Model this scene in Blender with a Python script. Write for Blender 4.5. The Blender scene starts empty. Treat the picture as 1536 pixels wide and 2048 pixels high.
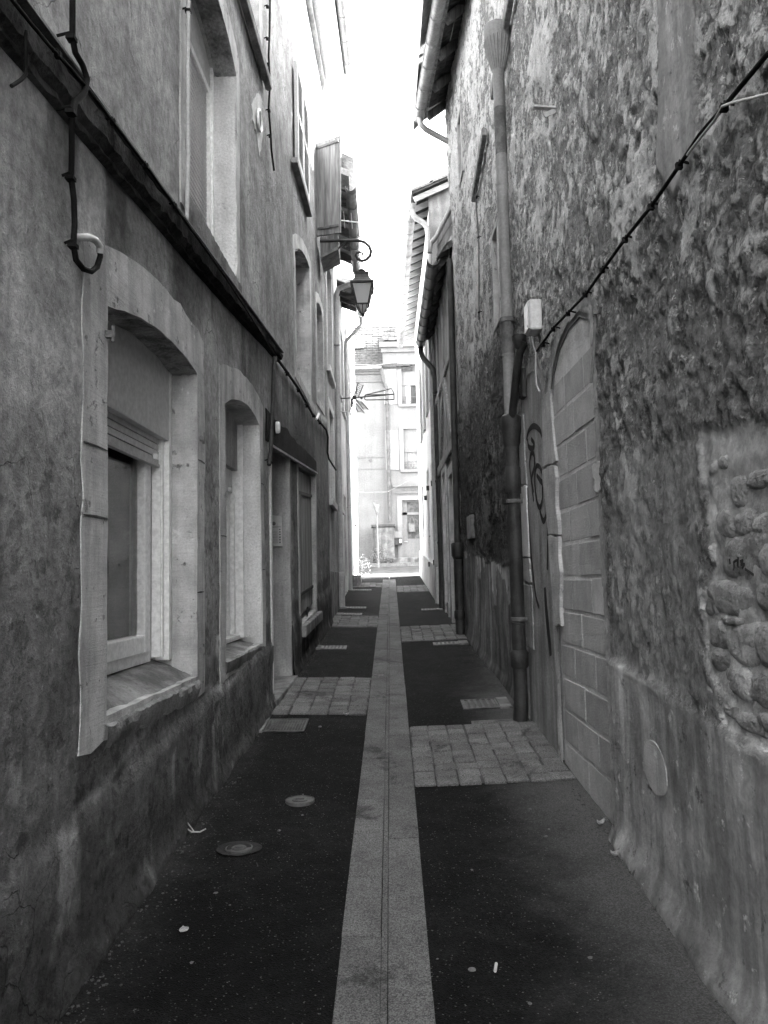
import bpy, bmesh, math, random
import numpy as np
from mathutils import Vector, Matrix
random.seed(7)
RS = np.random.RandomState(11)
sc = bpy.context.scene
COL = sc.collection
R = math.radians

# ------------------------------------------------------------------ camera
FPX, SL, ROLL = 1540.0, 0.08, 0.023          # focal length in photo pixels, slope of the lane, camera roll
EYE = np.array([0.0, 0.0, 1.6])
_a = math.atan(SL)
_g = np.array([0, math.cos(_a), math.sin(_a)]); _r = np.array([1.0, 0, 0]); _u = np.array([0, -math.sin(_a), math.cos(_a)])
_rc = _r*math.cos(ROLL)-_u*math.sin(ROLL); _uc = _r*math.sin(ROLL)+_u*math.cos(ROLL)
cam = bpy.data.cameras.new('camera'); camo = bpy.data.objects.new('camera', cam); COL.objects.link(camo)
camo.matrix_world = Matrix(((_rc[0], _uc[0], -_g[0], EYE[0]), (_rc[1], _uc[1], -_g[1], EYE[1]), (_rc[2], _uc[2], -_g[2], EYE[2]), (0, 0, 0, 1)))
cam.sensor_fit = 'VERTICAL'; cam.sensor_height = 36; cam.lens = FPX/2048*36
cam.shift_x = -12/2048; cam.shift_y = 12/2048
cam.clip_start = 0.05; cam.clip_end = 3000
sc.camera = camo

# ------------------------------------------------------------------ sky, sun, exposure
SUN_EL, SUN_AZ = R(36), R(69)                # sun over the right hand roofs, a little ahead of the camera
w = bpy.data.worlds.new('World'); sc.world = w; w.use_nodes = True
nt = w.node_tree; bgn = nt.nodes['Background']
sky = nt.nodes.new('ShaderNodeTexSky'); sky.sky_type = 'NISHITA'; sky.sun_disc = False
sky.sun_elevation = SUN_EL; sky.sun_rotation = SUN_AZ; sky.air_density = 1.0; sky.dust_density = 2.0
bw = nt.nodes.new('ShaderNodeRGBToBW')       # the photograph is black and white
nt.links.new(sky.outputs[0], bw.inputs[0]); nt.links.new(bw.outputs[0], bgn.inputs[0]); bgn.inputs[1].default_value = 0.15
sl = bpy.data.lights.new('sun', 'SUN'); sl.energy = 4.0; sl.angle = R(0.5); sl.color = (1, 1, 1)
so = bpy.data.objects.new('sun', sl); COL.objects.link(so)
sdir = Vector((math.cos(SUN_EL)*math.sin(SUN_AZ), math.cos(SUN_EL)*math.cos(SUN_AZ), math.sin(SUN_EL)))
so.rotation_euler = sdir.to_track_quat('Z', 'Y').to_euler(); so.location = (30, 8, 30)
sc.view_settings.view_transform = 'Standard'; sc.view_settings.look = 'None'
sc.view_settings.exposure = 4.7; sc.view_settings.gamma = 1
sc.cycles.max_bounces = 10; sc.cycles.diffuse_bounces = 8; sc.cycles.glossy_bounces = 3
sc.cycles.transparent_max_bounces = 8; sc.cycles.sample_clamp_indirect = 6.0; sc.cycles.caustics_reflective = False

# ------------------------------------------------------------------ pixel rays onto real planes
def ray(px, py): return _g+(px-780)/FPX*_rc+(1036-py)/FPX*_uc
def hit(px, py, n, c):
    d = ray(px, py); n = np.array(n, float); return EYE+(c-n@EYE)/(n@d)*d
def gz(x, y): return SL*y+0.024*abs(x+0.058)
def GP(px, py, lift=0):
    h = lift
    for _ in range(6):
        p = hit(px, py, (0, -SL, 1), h); h = lift+0.024*abs(p[0]+.058)
    return p

class Side:                                   # a wall along the lane: u = y, v = z, o = out into the lane
    def __init__(s, x0, k, sg): s.x0, s.k, s.sg = x0, k, sg
    def __call__(s, u, v, o=0): return (s.x0+s.k*u+s.sg*o, u, v)
    def pix(s, px, py, o=0):
        p = hit(px, py, (1, -s.k, 0), s.x0+s.sg*o); return (p[1], p[2])
class Front:                                  # a wall across the lane facing the camera: u = x, v = z, o = towards camera
    def __init__(s, y0): s.y0 = y0
    def __call__(s, u, v, o=0): return (u, s.y0-o, v)
    def pix(s, px, py, o=0):
        p = hit(px, py, (0, 1, 0), s.y0-o); return (p[0], p[2])
LW = Side(-1.185, 0.022, 1); RW = Side(1.13, -0.0153, -1)

# ------------------------------------------------------------------ noise
def vnoise(x, y, seed=0):
    xi = np.floor(x).astype(np.int64); yi = np.floor(y).astype(np.int64); fx = x-xi; fy = y-yi
    fx = fx*fx*(3-2*fx); fy = fy*fy*(3-2*fy)
    def hsh(a, b):
        n = (a*374761393+b*668265263+seed*982451653) & 0xffffffff
        n = ((n ^ (n >> 13))*1274126177) & 0xffffffff
        return ((n ^ (n >> 16)) & 0xffff)/65535.0
    return (hsh(xi, yi)*(1-fx)+hsh(xi+1, yi)*fx)*(1-fy)+(hsh(xi, yi+1)*(1-fx)+hsh(xi+1, yi+1)*fx)*fy
def fbm(x, y, seed=0, oct=5, gain=.5):
    s = 0; a = 1; t = 0
    for i in range(oct):
        s = s+a*vnoise(x*2**i, y*2**i, seed+i*17); t += a; a *= gain
    return s/t
def sstep(a, b, x):
    t = np.clip((x-a)/(b-a), 0, 1); return t*t*(3-2*t)
def inside(poly, U, V):
    res = np.zeros(U.shape, bool); n = len(poly)
    for i in range(n):
        x1, y1 = poly[i]; x2, y2 = poly[(i+1) % n]
        c = ((y1 > V) != (y2 > V)) & (U < (x2-x1)*(V-y1)/(y2-y1+1e-12)+x1); res ^= c
    return res
def pdist(poly, U, V):                        # signed distance, positive inside
    d = np.full(U.shape, 1e9); n = len(poly)
    for i in range(n):
        x1, y1 = poly[i]; x2, y2 = poly[(i+1) % n]; dx, dy = x2-x1, y2-y1
        t = np.clip(((U-x1)*dx+(V-y1)*dy)/(dx*dx+dy*dy+1e-12), 0, 1)
        d = np.minimum(d, np.hypot(U-x1-t*dx, V-y1-t*dy))
    return np.where(inside(poly, U, V), d, -d)

# ------------------------------------------------------------------ things
def wpos(o):
    p = Vector((0, 0, 0))
    while o: p = p+o.location; o = o.parent
    return p
def thing(name, label, cat, loc, group=None):
    o = bpy.data.objects.new(name, None); o.empty_display_size = .2; COL.objects.link(o); o.location = loc
    o['label'] = label; o['category'] = cat
    if group: o['group'] = group
    return o
def tag(o, label, cat, group=None):
    o['label'] = label; o['category'] = cat
    if group: o['group'] = group
    return o
class MB:
    def __init__(s): s.v = []; s.f = []; s.p = []
    def add(s, vs, fs):
        b = len(s.v); s.p.append((b, len(s.f))); s.v += [tuple(map(float, p)) for p in vs]; s.f += [tuple(b+i for i in f) for f in fs]; return s
    def quad(s, a, b, c, d): return s.add([a, b, c, d], [(0, 1, 2, 3)])
    def box(s, c, e, ax=None):                # centre, half extents, optional axes
        c = np.array(c, float); A = np.eye(3) if ax is None else np.array(ax, float)
        vs = [c+sx*e[0]*A[0]+sy*e[1]*A[1]+sz*e[2]*A[2] for sx in (-1, 1) for sy in (-1, 1) for sz in (-1, 1)]
        return s.add(vs, [(0, 1, 3, 2), (4, 6, 7, 5), (0, 4, 5, 1), (2, 3, 7, 6), (0, 2, 6, 4), (1, 5, 7, 3)])
    def bx(s, x0, x1, y0, y1, z0, z1): return s.box(((x0+x1)/2, (y0+y1)/2, (z0+z1)/2), (abs(x1-x0)/2, abs(y1-y0)/2, abs(z1-z0)/2))
    def bar(s, p, q, w, h, up=(0, 0, 1)):
        p = np.array(p, float); q = np.array(q, float); d = q-p; L = np.linalg.norm(d); d /= L
        a = np.cross(d, np.array(up, float)); a /= np.linalg.norm(a); b = np.cross(a, d)
        return s.box((p+q)/2, (L/2, w/2, h/2), (d, a, b))
    def prism(s, fr, pts, o0, o1):
        n = len(pts); vs = [fr(u, v, o0) for u, v in pts]+[fr(u, v, o1) for u, v in pts]
        return s.add(vs, [tuple(range(n)), tuple(range(2*n-1, n-1, -1))]+[(i, (i+1) % n, n+(i+1) % n, n+i) for i in range(n)])
    def rect(s, fr, u0, u1, v0, v1, o0, o1): return s.prism(fr, [(u0, v0), (u1, v0), (u1, v1), (u0, v1)], o0, o1)
    def extr(s, pts, vec):                    # polygon of 3d points pushed along vec
        n = len(pts); vec = np.array(vec, float); vs = [np.array(p, float) for p in pts]; vs += [p+vec for p in vs]
        return s.add(vs, [tuple(range(n)), tuple(range(2*n-1, n-1, -1))]+[(i, (i+1) % n, n+(i+1) % n, n+i) for i in range(n)])
    def tube(s, path, r, n=10, cap=True):
        P = [np.array(p, float) for p in path]; m = len(P); rr = r if hasattr(r, '__len__') else [r]*m
        T = []
        for i in range(m):
            t = P[min(i+1, m-1)]-P[max(i-1, 0)]; T.append(t/(np.linalg.norm(t)+1e-12))
        a = np.cross(T[0], (0, 0, 1.0))
        if np.linalg.norm(a) < .1: a = np.cross(T[0], (1.0, 0, 0))
        a /= np.linalg.norm(a); vs = []
        for i in range(m):
            a = a-T[i]*(a@T[i]); a /= np.linalg.norm(a); b = np.cross(T[i], a)
            for k in range(n):
                an = 2*math.pi*k/n; vs.append(P[i]+rr[i]*(math.cos(an)*a+math.sin(an)*b))
        fs = [(i*n+k, i*n+(k+1) % n, (i+1)*n+(k+1) % n, (i+1)*n+k) for i in range(m-1) for k in range(n)]
        if cap: fs += [tuple(range(n-1, -1, -1)), tuple((m-1)*n+k for k in range(n))]
        return s.add(vs, fs)
    def lathe(s, c, prof, n=20, sx=1, sy=1, rot=0):
        vs = []; m = len(prof)
        for r, z in prof:
            for k in range(n):
                an = 2*math.pi*k/n+rot; vs.append((c[0]+sx*r*math.cos(an), c[1]+sy*r*math.sin(an), c[2]+z))
        fs = [(i*n+k, i*n+(k+1) % n, (i+1)*n+(k+1) % n, (i+1)*n+k) for i in range(m-1) for k in range(n)]
        fs += [tuple(range(n-1, -1, -1)), tuple((m-1)*n+k for k in range(n))]
        return s.add(vs, fs)
    def gutter(s, p, q, r, t=.006, n=9):      # half round channel, open to the top
        p = np.array(p, float); q = np.array(q, float); d = (q-p)/np.linalg.norm(q-p); a = np.cross(d, (0, 0, 1.0)); a /= np.linalg.norm(a)
        z = np.array([0, 0, 1.0]); vs = []
        for c in (p, q):
            for rad in (r, r-t):
                for k in range(n): an = math.pi+math.pi*k/(n-1); vs.append(c+rad*(math.cos(an)*a+math.sin(an)*z))
        fs = []
        for k in range(n-1):
            fs += [(k, k+1, 2*n+k+1, 2*n+k), (n+k, 3*n+k, 3*n+k+1, n+k+1), (k, n+k, n+k+1, k+1), (2*n+k, 2*n+k+1, 3*n+k+1, 3*n+k)]
        fs += [(0, 2*n, 3*n, n), (n-1, 2*n-1, 4*n-1, 3*n-1)]
        s.add(vs, fs)
        return s.tube([p+r*a, q+r*a], .009, 6).tube([p-r*a, q-r*a], .007, 6)
    def ring(s, fr, outer, inner, of, ob, oi):  # frame round an opening
        n = len(outer); fo = of if callable(of) else (lambda u, v: of); vs = [fr(u, v, fo(u, v)) for u, v in outer]+[fr(u, v, fo(u, v)) for u, v in inner]+[fr(u, v, ob) for u, v in outer]+[fr(u, v, oi) for u, v in inner]
        fs = []
        for i in range(n):
            j = (i+1) % n; fs += [(i, j, n+j, n+i), (i, 2*n+i, 2*n+j, j), (n+i, n+j, 3*n+j, 3*n+i)]
        return s.add(vs, fs)
    def each(s, name, mat, parent=None, **kw):  # every piece an object of its own
        out = []
        for i, (v0, f0) in enumerate(s.p):
            v1, f1 = s.p[i+1] if i+1 < len(s.p) else (len(s.v), len(s.f)); q = MB(); q.add(s.v[v0:v1], [tuple(k-v0 for k in f) for f in s.f[f0:f1]]); out.append(q.build(name, mat, parent, **kw))
        return out
    def build(s, name, mat, parent=None, smooth=None, bevel=0, recalc=True, tone=None):
        off = np.array(wpos(parent)) if parent else np.zeros(3)
        me = bpy.data.meshes.new(name); me.from_pydata([tuple(np.array(p)-off) for p in s.v], [], s.f)
        if recalc:
            bm = bmesh.new(); bm.from_mesh(me); bmesh.ops.recalc_face_normals(bm, faces=bm.faces); bm.to_mesh(me); bm.free()
        if smooth is not None:
            me.polygons.foreach_set('use_smooth', [True]*len(me.polygons)); me.set_sharp_from_angle(angle=R(smooth))
        at = me.attributes.new('tone', 'FLOAT', 'POINT'); at.data.foreach_set('value', np.asarray(tone, np.float32) if hasattr(tone, '__len__') else np.full(len(me.vertices), 1.0 if tone is None else tone, np.float32))
        o = bpy.data.objects.new(name, me); COL.objects.link(o); o.data.materials.append(mat)
        if parent: o.parent = parent
        if bevel:
            b = o.modifiers.new('bevel', 'BEVEL'); b.width = bevel; b.segments = 2; b.limit_method = 'ANGLE'; b.angle_limit = R(40)
        return o
def structure(o): o['kind'] = 'structure'; return o
def clone(root, loc, label=None):             # a copy of a thing with its parts and sub-parts
    r = root.copy(); COL.objects.link(r); r.location = loc
    if label: r['label'] = label
    def kids(src, dst):
        for ch in src.children:
            c = ch.copy(); COL.objects.link(c); c.parent = dst; kids(ch, c)
    kids(root, r); return r
def gridmesh(name, fr, us, vs, offs, attrs, mat, parent, holes=()):
    U, V = np.meshgrid(us, vs, indexing='ij'); O = offs(U, V); nu, nv = U.shape
    X = fr.x0+fr.k*U+fr.sg*O; co = np.stack([X, U, V], -1).reshape(-1, 3)-np.array(wpos(parent))
    cu = (U[:-1, :-1]+U[1:, 1:])/2; cv = (V[:-1, :-1]+V[1:, 1:])/2; keep = np.ones(cu.shape, bool)
    for h in holes: keep &= ~inside(h, cu, cv)
    idx = np.arange(nu*nv).reshape(nu, nv)
    q = np.stack([idx[:-1, :-1], idx[1:, :-1], idx[1:, 1:], idx[:-1, 1:]], -1)[keep]
    if fr.sg > 0: pass
    else: q = q[:, ::-1]
    used = np.unique(q); mp = np.full(nu*nv, -1); mp[used] = np.arange(len(used)); q = mp[q]; co = co[used]
    me = bpy.data.meshes.new(name); me.vertices.add(len(co)); me.vertices.foreach_set('co', co.astype(np.float32).ravel())
    me.loops.add(q.size); me.loops.foreach_set('vertex_index', q.astype(np.int32).ravel())
    me.polygons.add(len(q)); me.polygons.foreach_set('loop_start', np.arange(0, q.size, 4, dtype=np.int32))
    me.polygons.foreach_set('use_smooth', np.ones(len(q), bool)); me.update(calc_edges=True)
    for k, fn in attrs.items():
        at = me.attributes.new(k, 'FLOAT', 'POINT'); at.data.foreach_set('value', fn(U, V).reshape(-1)[used].astype(np.float32))
    o = bpy.data.objects.new(name, me); COL.objects.link(o); o.data.materials.append(mat); o.parent = parent; return o
def holed(fr, u0, u1, v0, v1, holes, depth):  # flat wall with rectangular openings and their reveals
    m = MB(); us = sorted({u0, u1, *[h[0] for h in holes], *[h[1] for h in holes]}); vs = sorted({v0, v1, *[h[2] for h in holes], *[h[3] for h in holes]})
    for i in range(len(us)-1):
        for j in range(len(vs)-1):
            a, b, c, d = us[i], us[i+1], vs[j], vs[j+1]; cu, cv = (a+b)/2, (c+d)/2
            if any(h[0] < cu < h[1] and h[2] < cv < h[3] for h in holes): continue
            m.quad(fr(a, c), fr(b, c), fr(b, d), fr(a, d))
    for a, b, c, d in holes:
        P = [(a, c), (b, c), (b, d), (a, d)]
        for k in range(4):
            p, q = P[k], P[(k+1) % 4]; m.quad(fr(*p, 0), fr(*q, 0), fr(*q, -depth), fr(*p, -depth))
    return m

# ------------------------------------------------------------------ materials (all greys: black and white photograph)
class NT:
    def __init__(s, name):
        s.m = bpy.data.materials.new(name); s.m.use_nodes = True; s.t = s.m.node_tree; s.b = s.t.nodes['Principled BSDF']; s.b.inputs['Specular IOR Level'].default_value = .3
        s.pos = s.t.nodes.new('ShaderNodeNewGeometry').outputs['Position']
    def put(s, sock, val):
        if isinstance(val, bpy.types.NodeSocket): s.t.links.new(val, sock)
        elif isinstance(val, (int, float)) and sock.type == 'RGBA': sock.default_value = (val, val, val, 1)
        elif isinstance(val, (int, float)) and sock.type == 'VECTOR': sock.default_value = (val,)*3
        else: sock.default_value = val
    def math(s, op, a, b=0.0, c=None):
        n = s.t.nodes.new('ShaderNodeMath'); n.operation = op; s.put(n.inputs[0], a); s.put(n.inputs[1], b)
        if c is not None: s.put(n.inputs[2], c)
        return n.outputs[0]
    def scaled(s, v):
        n = s.t.nodes.new('ShaderNodeVectorMath'); n.operation = 'MULTIPLY'; s.put(n.inputs[0], s.pos); n.inputs[1].default_value = v; return n.outputs[0]
    def noise(s, scale, detail=6, rough=.6, vec=None, dist=0):
        n = s.t.nodes.new('ShaderNodeTexNoise'); s.put(n.inputs['Vector'], vec if vec is not None else s.pos); n.inputs['Scale'].default_value = scale
        n.inputs['Detail'].default_value = detail; n.inputs['Roughness'].default_value = rough; n.inputs['Distortion'].default_value = dist; return n.outputs['Fac']
    def voro(s, scale, feat='F1', vec=None, out='Distance'):
        n = s.t.nodes.new('ShaderNodeTexVoronoi'); n.feature = feat; s.put(n.inputs['Vector'], vec if vec is not None else s.pos); n.inputs['Scale'].default_value = scale; return n.outputs[out]
    def ramp(s, f, a, b, lo=0.0, hi=1.0):
        n = s.t.nodes.new('ShaderNodeMapRange'); n.interpolation_type = 'SMOOTHSTEP'; s.put(n.inputs[0], f)
        n.inputs[1].default_value = a; n.inputs[2].default_value = b; s.put(n.inputs[3], lo); s.put(n.inputs[4], hi); return n.outputs[0]
    def attr(s, name):
        n = s.t.nodes.new('ShaderNodeAttribute'); n.attribute_name = name; return n.outputs['Fac']
    def mix(s, f, a, b):                      # scalar mix
        return s.math('ADD', s.math('MULTIPLY', s.math('SUBTRACT', 1.0, f), a), s.math('MULTIPLY', f, b))
    def done(s, col, rough=.9, height=None, dist=.01, strength=1.0, metal=0.0):
        s.b.inputs['Specular IOR Level'].default_value = .08 if isinstance(rough, float) and rough >= .78 else .3
        s.put(s.b.inputs['Base Color'], col); s.put(s.b.inputs['Roughness'], rough); s.b.inputs['Metallic'].default_value = metal
        if height is not None:
            n = s.t.nodes.new('ShaderNodeBump'); n.inputs['Strength'].default_value = strength; n.inputs['Distance'].default_value = dist
            s.put(n.inputs['Height'], height); s.t.links.new(n.outputs[0], s.b.inputs['Normal'])
        return s.m
def plain(name, lo, hi, scale=6, fine=60, streak=0, rough=.85, dist=.004, metal=0.0, spots=0, con=(.35, .65)):
    n = NT(name); a = n.noise(scale, 7, .65); c = n.ramp(a, con[0], con[1], lo, hi)
    if streak:
        st = n.noise(1, 5, .6, n.scaled((9, 9, .7))); c = n.math('MULTIPLY', c, n.ramp(st, .35, .62, 1-streak, 1.0))
    f = n.noise(fine, 4, .7); c = n.math('MULTIPLY', c, n.ramp(f, .25, .75, .8, 1.15))
    if spots:
        sp = n.ramp(n.noise(scale*4, 5, .7), .6, .66); c = n.mix(sp, c, n.math('MULTIPLY', c, 1-spots))
    c = n.math('MULTIPLY', c, n.attr('tone'))
    return n.done(c, rough, n.math('ADD', f, n.math('MULTIPLY', a, 1.5)), dist, 1.0, metal)

def mat_render():                             # the old render of the left house
    n = NT('old_render'); t = n.attr('tone')
    a = n.noise(3.2, 8, .68); b = n.noise(22, 6, .7); f = n.noise(140, 4, .7)
    st = n.noise(1, 6, .62, n.scaled((7, 7, .55)))
    c = n.ramp(a, .32, .68, .33, .54); c = n.math('MULTIPLY', c, n.ramp(b, .3, .7, .74, 1.2)); c = n.math('MULTIPLY', c, n.ramp(st, .36, .58, .84, 1.04))
    c = n.math('MULTIPLY', c, n.ramp(f, .3, .7, .86, 1.12)); c = n.math('MULTIPLY', c, n.ramp(n.noise(1.1, 6, .7), .38, .62, .82, 1.12))
    sp = n.ramp(n.noise(34, 7, .75), .61, .66); rough_zone = n.attr('worn')
    c = n.mix(n.math('MULTIPLY', sp, rough_zone), c, n.math('MULTIPLY', c, 1.75))
    fl = n.ramp(n.noise(7, 8, .7, n.math_vec_noise(.2)), .53, .60); c = n.mix(n.math('MULTIPLY', fl, n.math('MULTIPLY', rough_zone, .8)), c, n.math('MULTIPLY', c, .52))
    dk = n.ramp(n.noise(15, 7, .72), .60, .68); c = n.mix(n.math('MULTIPLY', dk, n.math('ADD', .15, n.math('MULTIPLY', rough_zone, .85))), c, n.math('MULTIPLY', c, .42))
    ck = n.ramp(n.voro(2.4, 'DISTANCE_TO_EDGE', n.math_vec_noise(.35)), .0, .008, 1.0, 0.0); ck = n.math('MULTIPLY', ck, n.ramp(n.noise(1.1, 3), .52, .6))
    c = n.mix(ck, c, n.math('MULTIPLY', c, .45))
    c = n.math('MULTIPLY', c, t)
    h = n.math('ADD', n.math('MULTIPLY', b, n.math('ADD', .6, n.math('MULTIPLY', rough_zone, 1.6))), n.math('MULTIPLY', f, .35)); h = n.math('SUBTRACT', h, n.math('MULTIPLY', ck, .6))
    return n.done(c, .93, h, .02, 1.0)
def _mvn(s, amt):                             # position warped by noise
    n = s.t.nodes.new('ShaderNodeTexNoise'); n.inputs['Scale'].default_value = 3.0; n.inputs['Detail'].default_value = 5; s.put(n.inputs['Vector'], s.pos)
    v = s.t.nodes.new('ShaderNodeVectorMath'); v.operation = 'MULTIPLY_ADD'; s.t.links.new(n.outputs['Color'], v.inputs[0]); v.inputs[1].default_value = (amt,)*3; s.t.links.new(s.pos, v.inputs[2])
    return v.outputs[0]
NT.math_vec_noise = _mvn
def mat_rubble():                             # flaking lime render over rubble on the right
    n = NT('flaking_rubble'); t = n.attr('tone'); sm = n.attr('smooth'); stn = n.attr('stone')
    wv = n.math_vec_noise(.06)
    big = n.noise(1.3, 5, .6); a = n.noise(14, 9, .72, wv, .3); b = n.noise(34, 7, .74, wv); f = n.noise(110, 5, .74)
    thr = n.math('ADD', n.math('ADD', n.math('MULTIPLY', a, .55), n.math('MULTIPLY', n.attr('flake'), .45)), n.math('MULTIPLY', n.math('SUBTRACT', big, .5), .25)); thr = n.math('ADD', thr, n.attr('dens'))
    fl = n.ramp(thr, .470, .530); fl2 = n.math('MULTIPLY', n.ramp(n.noise(26, 8, .72, wv, .3), .565, .60), n.ramp(n.attr('dens'), -.06, .0, .35, 1.0))
    base = n.math('MULTIPLY', n.math('MULTIPLY', .26, n.ramp(b, .3, .7, .5, 1.4)), n.ramp(f, .28, .72, .75, 1.2))
    light = n.math('MULTIPLY', n.math('MULTIPLY', .62, n.ramp(n.noise(5, 6, .7), .35, .65, .8, 1.15)), n.ramp(f, .28, .72, .68, 1.2))
    c = n.mix(fl, base, light); c = n.mix(n.math('MULTIPLY', fl2, .85), c, .86)
    pit = n.ramp(n.noise(21, 7, .76, wv), .585, .65); c = n.mix(pit, c, n.math('MULTIPLY', c, .5))
    st = n.noise(1, 6, .62, n.scaled((8, 8, .6)))
    smc = n.math('MULTIPLY', n.ramp(n.noise(3.5, 8, .66), .3, .7, .36, .56), n.ramp(st, .36, .6, .70, 1.08))
    smc = n.mix(n.ramp(n.noise(11, 8, .72), .60, .65), smc, .72); smc = n.mix(n.ramp(n.noise(9, 8, .74, wv), .58, .66), smc, n.math('MULTIPLY', smc, .45))
    smc = n.math('MULTIPLY', smc, n.ramp(b, .3, .7, .82, 1.14))
    c = n.mix(sm, c, smc)
    stc = n.math('MULTIPLY', n.ramp(n.noise(9, 7, .7), .3, .7, .36, .56), n.ramp(b, .3, .7, .72, 1.2)); c = n.mix(stn, c, stc)
    c = n.math('MULTIPLY', c, t)
    h = n.math('ADD', n.math('MULTIPLY', fl, .8), n.math('MULTIPLY', b, .9)); h = n.math('ADD', h, n.math('MULTIPLY', fl2, .6)); h = n.math('SUBTRACT', h, n.math('MULTIPLY', pit, 1.0))
    h = n.mix(sm, h, n.math('MULTIPLY', b, .7)); h = n.mix(stn, h, n.math('MULTIPLY', b, .6)); h = n.math('ADD', h, n.math('MULTIPLY', f, .3))
    return n.done(c, .95, h, .03, 1.0)
def mat_asphalt():
    n = NT('asphalt'); v = n.voro(210, 'F1', None, 'Color'); sep = n.t.nodes.new('ShaderNodeSeparateColor'); n.t.links.new(v, sep.inputs[0])
    r = sep.outputs[0]; g = sep.outputs[1]
    c = n.ramp(r, 0, 1, .003, .012); c = n.math('MULTIPLY', c, n.math('MULTIPLY', n.ramp(n.noise(1.6, 7, .65), .35, .65, .6, 1.45), n.ramp(n.noise(9, 5, .7), .4, .62, .75, 1.2)))
    c = n.mix(n.ramp(r, .98, .986), c, n.math('ADD', .03, n.math('MULTIPLY', g, .11)))
    d = n.attr('dust'); dn = n.noise(38, 6, .75); dn2 = n.noise(4, 6, .7); dm = n.math('MULTIPLY', n.ramp(n.math('ADD', d, n.math('ADD', n.math('MULTIPLY', n.math('SUBTRACT', dn, .5), .35), n.math('MULTIPLY', n.math('SUBTRACT', dn2, .5), .7))), .02, 1.0), n.ramp(sep.outputs[2], 0, 1, .55, 1.0))
    c = n.mix(dm, c, n.math('MULTIPLY', .12, n.ramp(n.noise(120, 3, .7), .3, .7, .7, 1.2)))
    h = n.math('ADD', n.math('MULTIPLY', n.voro(210), .8), n.noise(30, 4)); return n.done(c, .8, h, .005, .9)
def mat_granite(name='granite', k=1.0):
    n = NT(name); v = n.voro(260, 'F1', None, 'Color'); sep = n.t.nodes.new('ShaderNodeSeparateColor'); n.t.links.new(v, sep.inputs[0])
    c = n.ramp(sep.outputs[0], 0, 1, .08*k, .22*k); c = n.math('MULTIPLY', c, n.ramp(n.noise(5, 6, .65), .3, .7, .8, 1.15))
    st = n.ramp(n.noise(2.3, 6, .7, None, .6), .55, .66, 1.0, .5); c = n.math('MULTIPLY', c, st); c = n.math('MULTIPLY', c, n.attr('tone'))
    return n.done(c, .8, n.noise(90, 4, .7), .004, .8)
def mat_wood(name, lo, hi, axis=(14, 14, .9), rough=.8):
    n = NT(name); g = n.noise(1, 6, .6, n.scaled(axis), .8); g2 = n.noise(1, 6, .65, n.scaled(tuple(a*4 for a in axis)))
    c = n.ramp(g, .3, .7, lo, hi); c = n.math('MULTIPLY', c, n.ramp(g2, .3, .7, .75, 1.15)); c = n.math('MULTIPLY', c, n.attr('tone'))
    return n.done(c, rough, n.math('ADD', g2, g), .006, .8)
def mat_glass(name):
    n = NT(name); t = n.t; tr = t.nodes.new('ShaderNodeBsdfTransparent'); tr.inputs[0].default_value = (.92, .92, .92, 1)
    gl = t.nodes.new('ShaderNodeBsdfGlossy'); gl.inputs[1].default_value = .03; gl.inputs[0].default_value = (.9, .9, .9, 1)
    fr = t.nodes.new('ShaderNodeFresnel'); fr.inputs[0].default_value = 2.3; mx = t.nodes.new('ShaderNodeMixShader')
    t.links.new(fr.outputs[0], mx.inputs[0]); t.links.new(tr.outputs[0], mx.inputs[1]); t.links.new(gl.outputs[0], mx.inputs[2])
    t.links.new(mx.outputs[0], t.nodes['Material Output'].inputs[0]); return n.m
def mat_louvre(name, lo, hi): return plain(name, lo, hi, 5, 50, .15, .7, .002)

def mat_stone(lo, hi):
    n = NT('dressed_stone'); a = n.noise(3.5, 8, .68); c = n.ramp(a, .33, .67, lo, hi); tl = n.noise(1, 4, .7, n.scaled((6, 6, 150))); f = n.noise(130, 4, .7)
    c = n.math('MULTIPLY', c, n.ramp(tl, .35, .65, .94, 1.04)); c = n.math('MULTIPLY', c, n.ramp(f, .3, .7, .86, 1.1)); st = n.noise(1, 5, .6, n.scaled((9, 9, .8))); c = n.math('MULTIPLY', c, n.ramp(st, .34, .58, .72, 1.0))
    sp = n.ramp(n.noise(13, 7, .74), .60, .66); c = n.mix(sp, c, n.math('MULTIPLY', c, .55)); wh = n.ramp(n.noise(8, 7, .72), .62, .67); c = n.mix(n.math('MULTIPLY', wh, .6), c, .72)
    c = n.math('MULTIPLY', c, n.attr('tone')); return n.done(c, .92, n.math('ADD', n.math('MULTIPLY', tl, .45), n.math('SUBTRACT', n.math('MULTIPLY', f, .5), sp)), .008, 1.0)
def mat_lens():
    n = NT('frosted_lamp_glass'); t = n.t; tl = t.nodes.new('ShaderNodeBsdfTranslucent'); tl.inputs[0].default_value = (.8, .8, .8, 1); n.done(.7, .25); mx = t.nodes.new('ShaderNodeMixShader'); mx.inputs[0].default_value = .6
    t.links.new(n.b.outputs[0], mx.inputs[1]); t.links.new(tl.outputs[0], mx.inputs[2]); t.links.new(mx.outputs[0], t.nodes['Material Output'].inputs[0]); return n.m
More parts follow.
